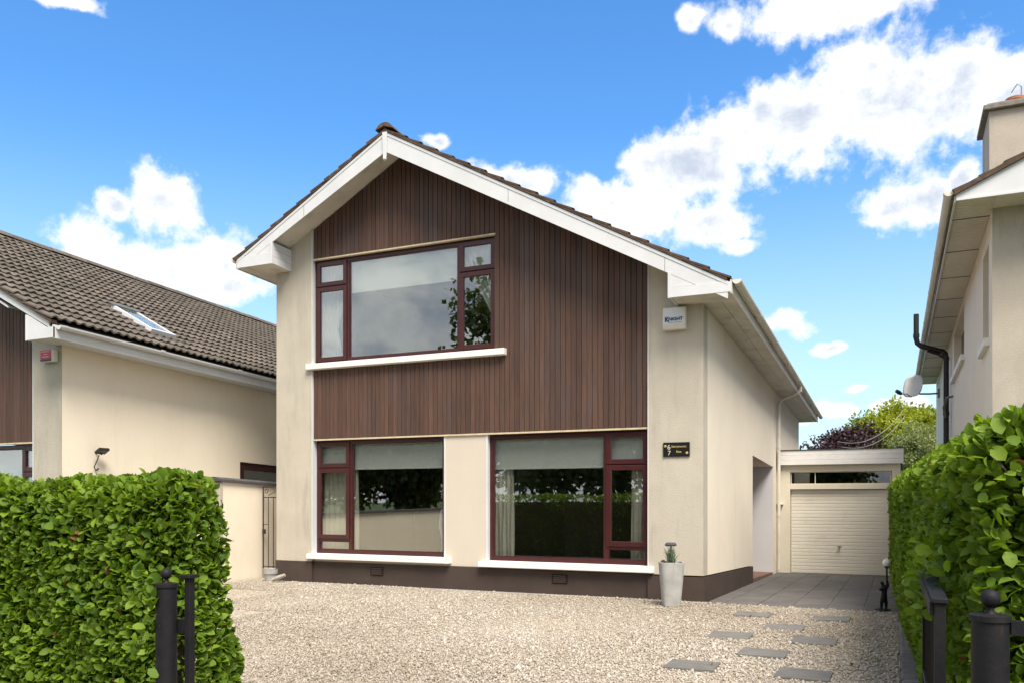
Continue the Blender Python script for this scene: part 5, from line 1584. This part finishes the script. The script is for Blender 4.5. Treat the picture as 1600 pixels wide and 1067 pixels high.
def rh_end(n):
    x = rng.uniform(0.28, 1.25, n); z = rng.uniform(0, RHT, n)
    P = np.column_stack([x, np.full(n, RHY0), z])
    ed = np.clip(1 - (x - 0.28) / 0.22, 0, 1) ** 2 * 0.16 + np.clip(1 - (RHT - z) / 0.2, 0, 1) ** 2 * 0.14
    N = unit(np.column_stack([-1.2 * np.clip(1 - (x - 0.28) / 0.25, 0, 1), -np.ones(n), 1.2 * np.clip(1 - (RHT - z) / 0.22, 0, 1)]))
    P[:, 1] += ed
    dep = -np.abs(rng.normal(0, 0.075, n)) + bumps(P, 0.03)
    return P + N * dep[:, None], N
gx_n = 110
PG = np.column_stack([rng.uniform(0.06, 0.22, gx_n), rng.uniform(-8.55, -7.4, gx_n), rng.uniform(0.98, 1.3, gx_n)])
parts = [(PG, np.tile([[-1.0, -0.2, 0.1]], (gx_n, 1))), rh_points(int(2.0 * 2.55 * 2900), RHY0, -6.7), rh_points(int(2.7 * 2.55 * 2300), -6.7, -4.0), rh_points(int(7.2 * 2.55 * 1450), -4.0, RHY1), rh_end(int(0.97 * RHT * 3100))]
P = np.vstack([q[0] for q in parts]); N = np.vstack([q[1] for q in parts])
hedge_foliage(hr, P, N, 0.062, 'leaf_hedge', lambda px, py, f, P_: ~((np.abs(P_[:, 0] - 0.285) < 0.05) & (P_[:, 1] < -9.1)))
core = MB()
ycs = [RHY0 + 0.16, -7.0, -5.0, -2.0, 0.0, RHY1]
for i in range(len(ycs) - 1):
    a0_, a1_ = float(rface(ycs[i])) + 0.15, float(rface(ycs[i + 1])) + 0.15
    core.add([(a0_ + 0.1, ycs[i], 0), (1.15, ycs[i], 0), (1.15, ycs[i + 1], 0), (a1_ + 0.1, ycs[i + 1], 0), (a0_ + 0.05, ycs[i], RHT - 0.2), (1.15, ycs[i], RHT - 0.2), (1.15, ycs[i + 1], RHT - 0.2), (a1_ + 0.05, ycs[i + 1], RHT - 0.2)],
             [(4, 5, 6, 7), (0, 1, 5, 4), (1, 2, 6, 5), (2, 3, 7, 6), (3, 0, 4, 7)])
core.build('inner_twigs', 'twig', hr)

# ---- left hedge along the front boundary
LHY, LHB, LHX, LHT = -8.62, -8.08, -3.94, 1.64
hl = empty('hedge', (-6, -8.2, 0), 'broad leafy green hedge on the left in front of the neighbouring house', 'hedge', 'clipped hedges')
def sec(n, face, x0, x1):
    """front (-Y) or back (+Y) face with half of the top"""
    x = rng.uniform(x0, x1, n); s = rng.uniform(0, 1, n)
    fl_, arc, tl_ = LHT - 0.2, 0.314, 0.2
    s = s * (fl_ + arc + tl_)
    Z, O, NYc, NZc = np.zeros(n), np.zeros(n), np.zeros(n), np.zeros(n)
    m1_ = s < fl_; Z[m1_] = s[m1_]; NYc[m1_] = 1
    m2_ = (s >= fl_) & (s < fl_ + arc); an = (s[m2_] - fl_) / arc * math.pi / 2
    Z[m2_] = fl_ + 0.2 * np.sin(an); O[m2_] = 0.2 - 0.2 * np.cos(an); NYc[m2_] = np.cos(an); NZc[m2_] = np.sin(an)
    m3_ = s >= fl_ + arc; Z[m3_] = LHT; O[m3_] = 0.2 + (s[m3_] - fl_ - arc) * 0.5; NZc[m3_] = 1
    sg = -1 if face == 'f' else 1
    y = (LHY + O) if face == 'f' else (LHB - O)
    P = np.column_stack([x, y, Z]); N = np.column_stack([np.zeros(n), sg * NYc, NZc])
    # round the free end
    e_ = np.clip(1 - (LHX - x) / 0.25, 0, 1)
    P[:, 1] -= sg * 0.14 * e_ ** 2
    P[:, 2] -= 0.10 * e_ ** 2 * (Z > 1.2)
    N = unit(N + np.column_stack([1.1 * e_, np.zeros(n), np.zeros(n)]))
    dep = -np.abs(rng.normal(0, 0.075, n)) + bumps(P, 0.03) + (rng.random(n) < 0.03) * rng.uniform(0, 0.03, n)
    return P + N * dep[:, None], N
def lend(n):
    y = rng.uniform(LHY + 0.1, LHB - 0.1, n); z = rng.uniform(0, LHT, n)
    xe = LHX + 0.05 + 0.16 * np.clip((1.5 - z) / 0.9, 0, 1) - 0.12 * np.clip((z - 1.3) / 0.34, 0, 1) ** 2
    P = np.column_stack([xe, y, z]); N = unit(np.column_stack([np.ones(n), rng.normal(0, 0.25, n), 0.8 * np.clip((z - 1.35) / 0.3, 0, 1)]))
    dep = -np.abs(rng.normal(0, 0.075, n)) + bumps(P, 0.03) + (rng.random(n) < 0.08) * rng.uniform(0, 0.04, n)
    return P + N * dep[:, None], N
parts = [sec(int(2.15 * 1.95 * 3200), 'f', -5.85, LHX), sec(int(5.5 * 1.95 * 220), 'f', -11.3, -5.85), sec(int(2.15 * 1.95 * 900), 'b', -5.85, LHX), sec(int(5.5 * 1.95 * 500), 'b', -11.3, -5.85), lend(int(0.6 * LHT * 3300))]
P = np.vstack([q[0] for q in parts]); N = np.vstack([q[1] for q in parts])
# clipped back round the post and the gate end so that they stay in view
hide = (P[:, 1] < -8.80) & (P[:, 0] > -3.66) & (P[:, 0] < -3.38) & (P[:, 2] < 1.0)
P, N = P[~hide], N[~hide]
# a few sprigs hang in front of the post
sp_n = 70
PS = np.column_stack([rng.uniform(-3.72, -3.55, sp_n), rng.uniform(-9.02, -8.95, sp_n), rng.choice([1.10, 0.98, 0.80, 0.66, 0.45], sp_n) + rng.normal(0, 0.05, sp_n)])
P = np.vstack([P, PS]); N = np.vstack([N, np.tile([[0.1, -1, 0]], (sp_n, 1))])
hedge_foliage(hl, P, N, 0.062, 'leaf_hedge', lambda px, py, f, P_: P_[:, 1] < -8.4)
MB().box(-11.2, LHX - 0.14, LHY + 0.17, LHB - 0.17, 0, LHT - 0.2).build('inner_twigs', 'twig', hl)

# fallen leaves and scraps on the gravel
nl = 70
PL = np.column_stack([rng.uniform(-8.2, -0.1, nl), rng.uniform(-6.0, -0.2, nl), np.full(nl, 0.028)])
al_, bl_, nl_ = leaf_frames(PL, np.tile([[0, 0, 1.0]], (nl, 1)), 0.05, 0.6)
al_[:, 2] *= 0.25; al_ = unit(al_); nl_ = unit(np.tile([[0, 0, 1.0]], (nl, 1)) + rng.normal(0, 0.2, (nl, 3))); bl_ = unit(np.cross(nl_, al_))
Vl, Tl = leaf_mesh_arrays(PL, al_, bl_, nl_, rng.uniform(0.025, 0.05, nl), rng.uniform(0.5, 0.8, nl), rng.uniform(1, 3, nl))
o = np_mesh('fallen_leaves', Vl, Tl, 'leaf_hedge', None, np.repeat(np.where(rng.random(nl) < 0.75, 0.0, 0.4), len(LTRI)))
tag(kind(o, 'stuff'), 'small brown fallen leaves scattered over the gravel', 'leaf litter')

# ================================================================== trees
def tree(name, label, base, height, crown_c, crown_r, leafmat, nleaf, lsize, seed, clumps=26, group=None, trunk_r=0.16):
    rg_ = np.random.default_rng(seed); rd = random.Random(seed)
    root = empty(name, base, label, 'tree', group)
    bx_, by_, bz_ = base
    C = np.array([bx_ + crown_c[0], by_ + crown_c[1], bz_ + crown_c[2]])
    R_ = np.array(crown_r)
    cl = unit(rg_.normal(0, 1, (clumps, 3))) * (rg_.uniform(0.25, 1, (clumps, 1)) ** 0.5) * R_ * 0.82 + C
    cr = rg_.uniform(0.22, 0.42, clumps) * R_.mean()
    tk = MB()
    mid = C - np.array([0, 0, R_[2] * 0.55])
    tk.tube([base, tuple((np.array(base) * 0.5 + mid * 0.5) + rg_.normal(0, 0.08, 3)), tuple(mid), tuple(C + np.array([0, 0, R_[2] * 0.5]))], [trunk_r, trunk_r * 0.75, trunk_r * 0.55, trunk_r * 0.12], 8)
    for i in range(0, clumps, 2):
        st_ = mid + (C - mid) * rd.uniform(0, 0.8)
        m_ = (st_ + cl[i]) / 2 + rg_.normal(0, 0.12, 3)
        tk.tube([tuple(st_), tuple(m_), tuple(cl[i])], [trunk_r * 0.32, trunk_r * 0.2, trunk_r * 0.06], 5)
    tk.build('trunk', 'bark', root, smooth=True)
    k_ = rg_.integers(0, clumps, nleaf)
    off = unit(rg_.normal(0, 1, (nleaf, 3))) * (rg_.uniform(0, 1, (nleaf, 1)) ** 0.42)
    P = cl[k_] + off * cr[k_][:, None] * np.array([[1.1, 1.1, 0.85]])
    a = unit(rg_.normal(0, 1, (nleaf, 3)) + off * 0.6); nn = unit(rg_.normal(0, 0.6, (nleaf, 3)) + np.array([[0, 0, 0.7]]) + off * 0.5)
    b_ = unit(np.cross(nn, a))
    L = lsize * rg_.uniform(0.6, 1.3, nleaf)
    V = np.stack([P, P + a * (L * 0.5)[:, None] + b_ * (L * 0.33)[:, None], P + a * L[:, None], P + a * (L * 0.5)[:, None] - b_ * (L * 0.33)[:, None]], 1).reshape(-1, 3)
    i4 = (np.arange(nleaf) * 4)[:, None]
    T = np.stack([i4 + np.array([[0, 1, 2]]), i4 + np.array([[0, 2, 3]])], 1).reshape(-1, 3)
    ct = rg_.uniform(0, 0.5, clumps)
    tint = np.clip(ct[k_] + rg_.uniform(0, 0.55, nleaf), 0, 1)
    o = np_mesh('crown', V, T, leafmat, root, np.repeat(tint, 2))
    kind(o, 'stuff')
    return root


BG = 'garden trees behind the garage'
tree('purple_tree', 'dark purple leaved tree rising behind the garage roof', (-2.2, 30.6, -0.92), 6.4, (0, 0, 4.6), (1.85, 1.6, 1.8), 'leaf_purple', 9000, 0.16, 11, 30, BG, 0.12)
tree('lime_tree', 'yellow green tree in full leaf behind the purple one', (0.55, 34.5, -0.95), 8, (-0.3, 0, 5.5), (2.4, 2.0, 2.1), 'leaf_lime', 26000, 0.20, 12, 60, BG, 0.15)
tree('olive_tree', 'pale grey green feathery tree left of the right house pipe', (0.75, 22.0, -0.78), 5, (0.0, 0, 3.95), (1.15, 1.1, 1.45), 'leaf_olive', 11000, 0.09, 13, 40, BG, 0.08)
tree('garden_tree', 'mid green tree showing beside the right house wall below the dish', (1.55, 30.0, -0.9), 7, (0, 0, 4.6), (1.6, 1.5, 2.1), 'leaf_lime', 9000, 0.16, 14, 30, BG, 0.12)
# trees across the road, seen only as reflections in the windows
RT = 'roadside trees reflected in the windows'
RTL = ('tall dark leafy tree reflected at the right of the upstairs window', 'bushy tree reflected at the left of the lower left window', 'low bushy tree farthest left across the road behind the viewer',
       'dark tree reflected at the left of the lower right window', 'dark tree reflected in the middle of the lower right window', 'dark tree reflected in the narrow casement of the lower right window',
       'leafy tree across the road straight behind the viewer', 'short bushy tree reflected in the middle of the lower left window')
for i, (x, y, h, rr_) in enumerate(((-20.0, -31, 17, 4.6), (-31.0, -31, 9.0, 3.2), (-36.5, -33, 7.0, 3.0), (-17.0, -29, 10, 3.8), (-13.0, -30, 11, 3.8), (-9.0, -29.5, 10.5, 3.8), (-4.0, -30, 11, 3.8), (-27.0, -32, 7.5, 2.6))):
    tree('roadside_tree', RTL[i], (x, y, -0.06), h, (0, 0, h * 0.52), (rr_, rr_ * 0.9, h * 0.46), 'leaf_dark', 9000, 0.40, 30 + i, 60, RT, 0.22)
for o in scene.objects:
    if o.type == 'MESH' and o.parent is None and not o.get('category') and not o.get('kind'):
        print('UNTAGGED', o.name)
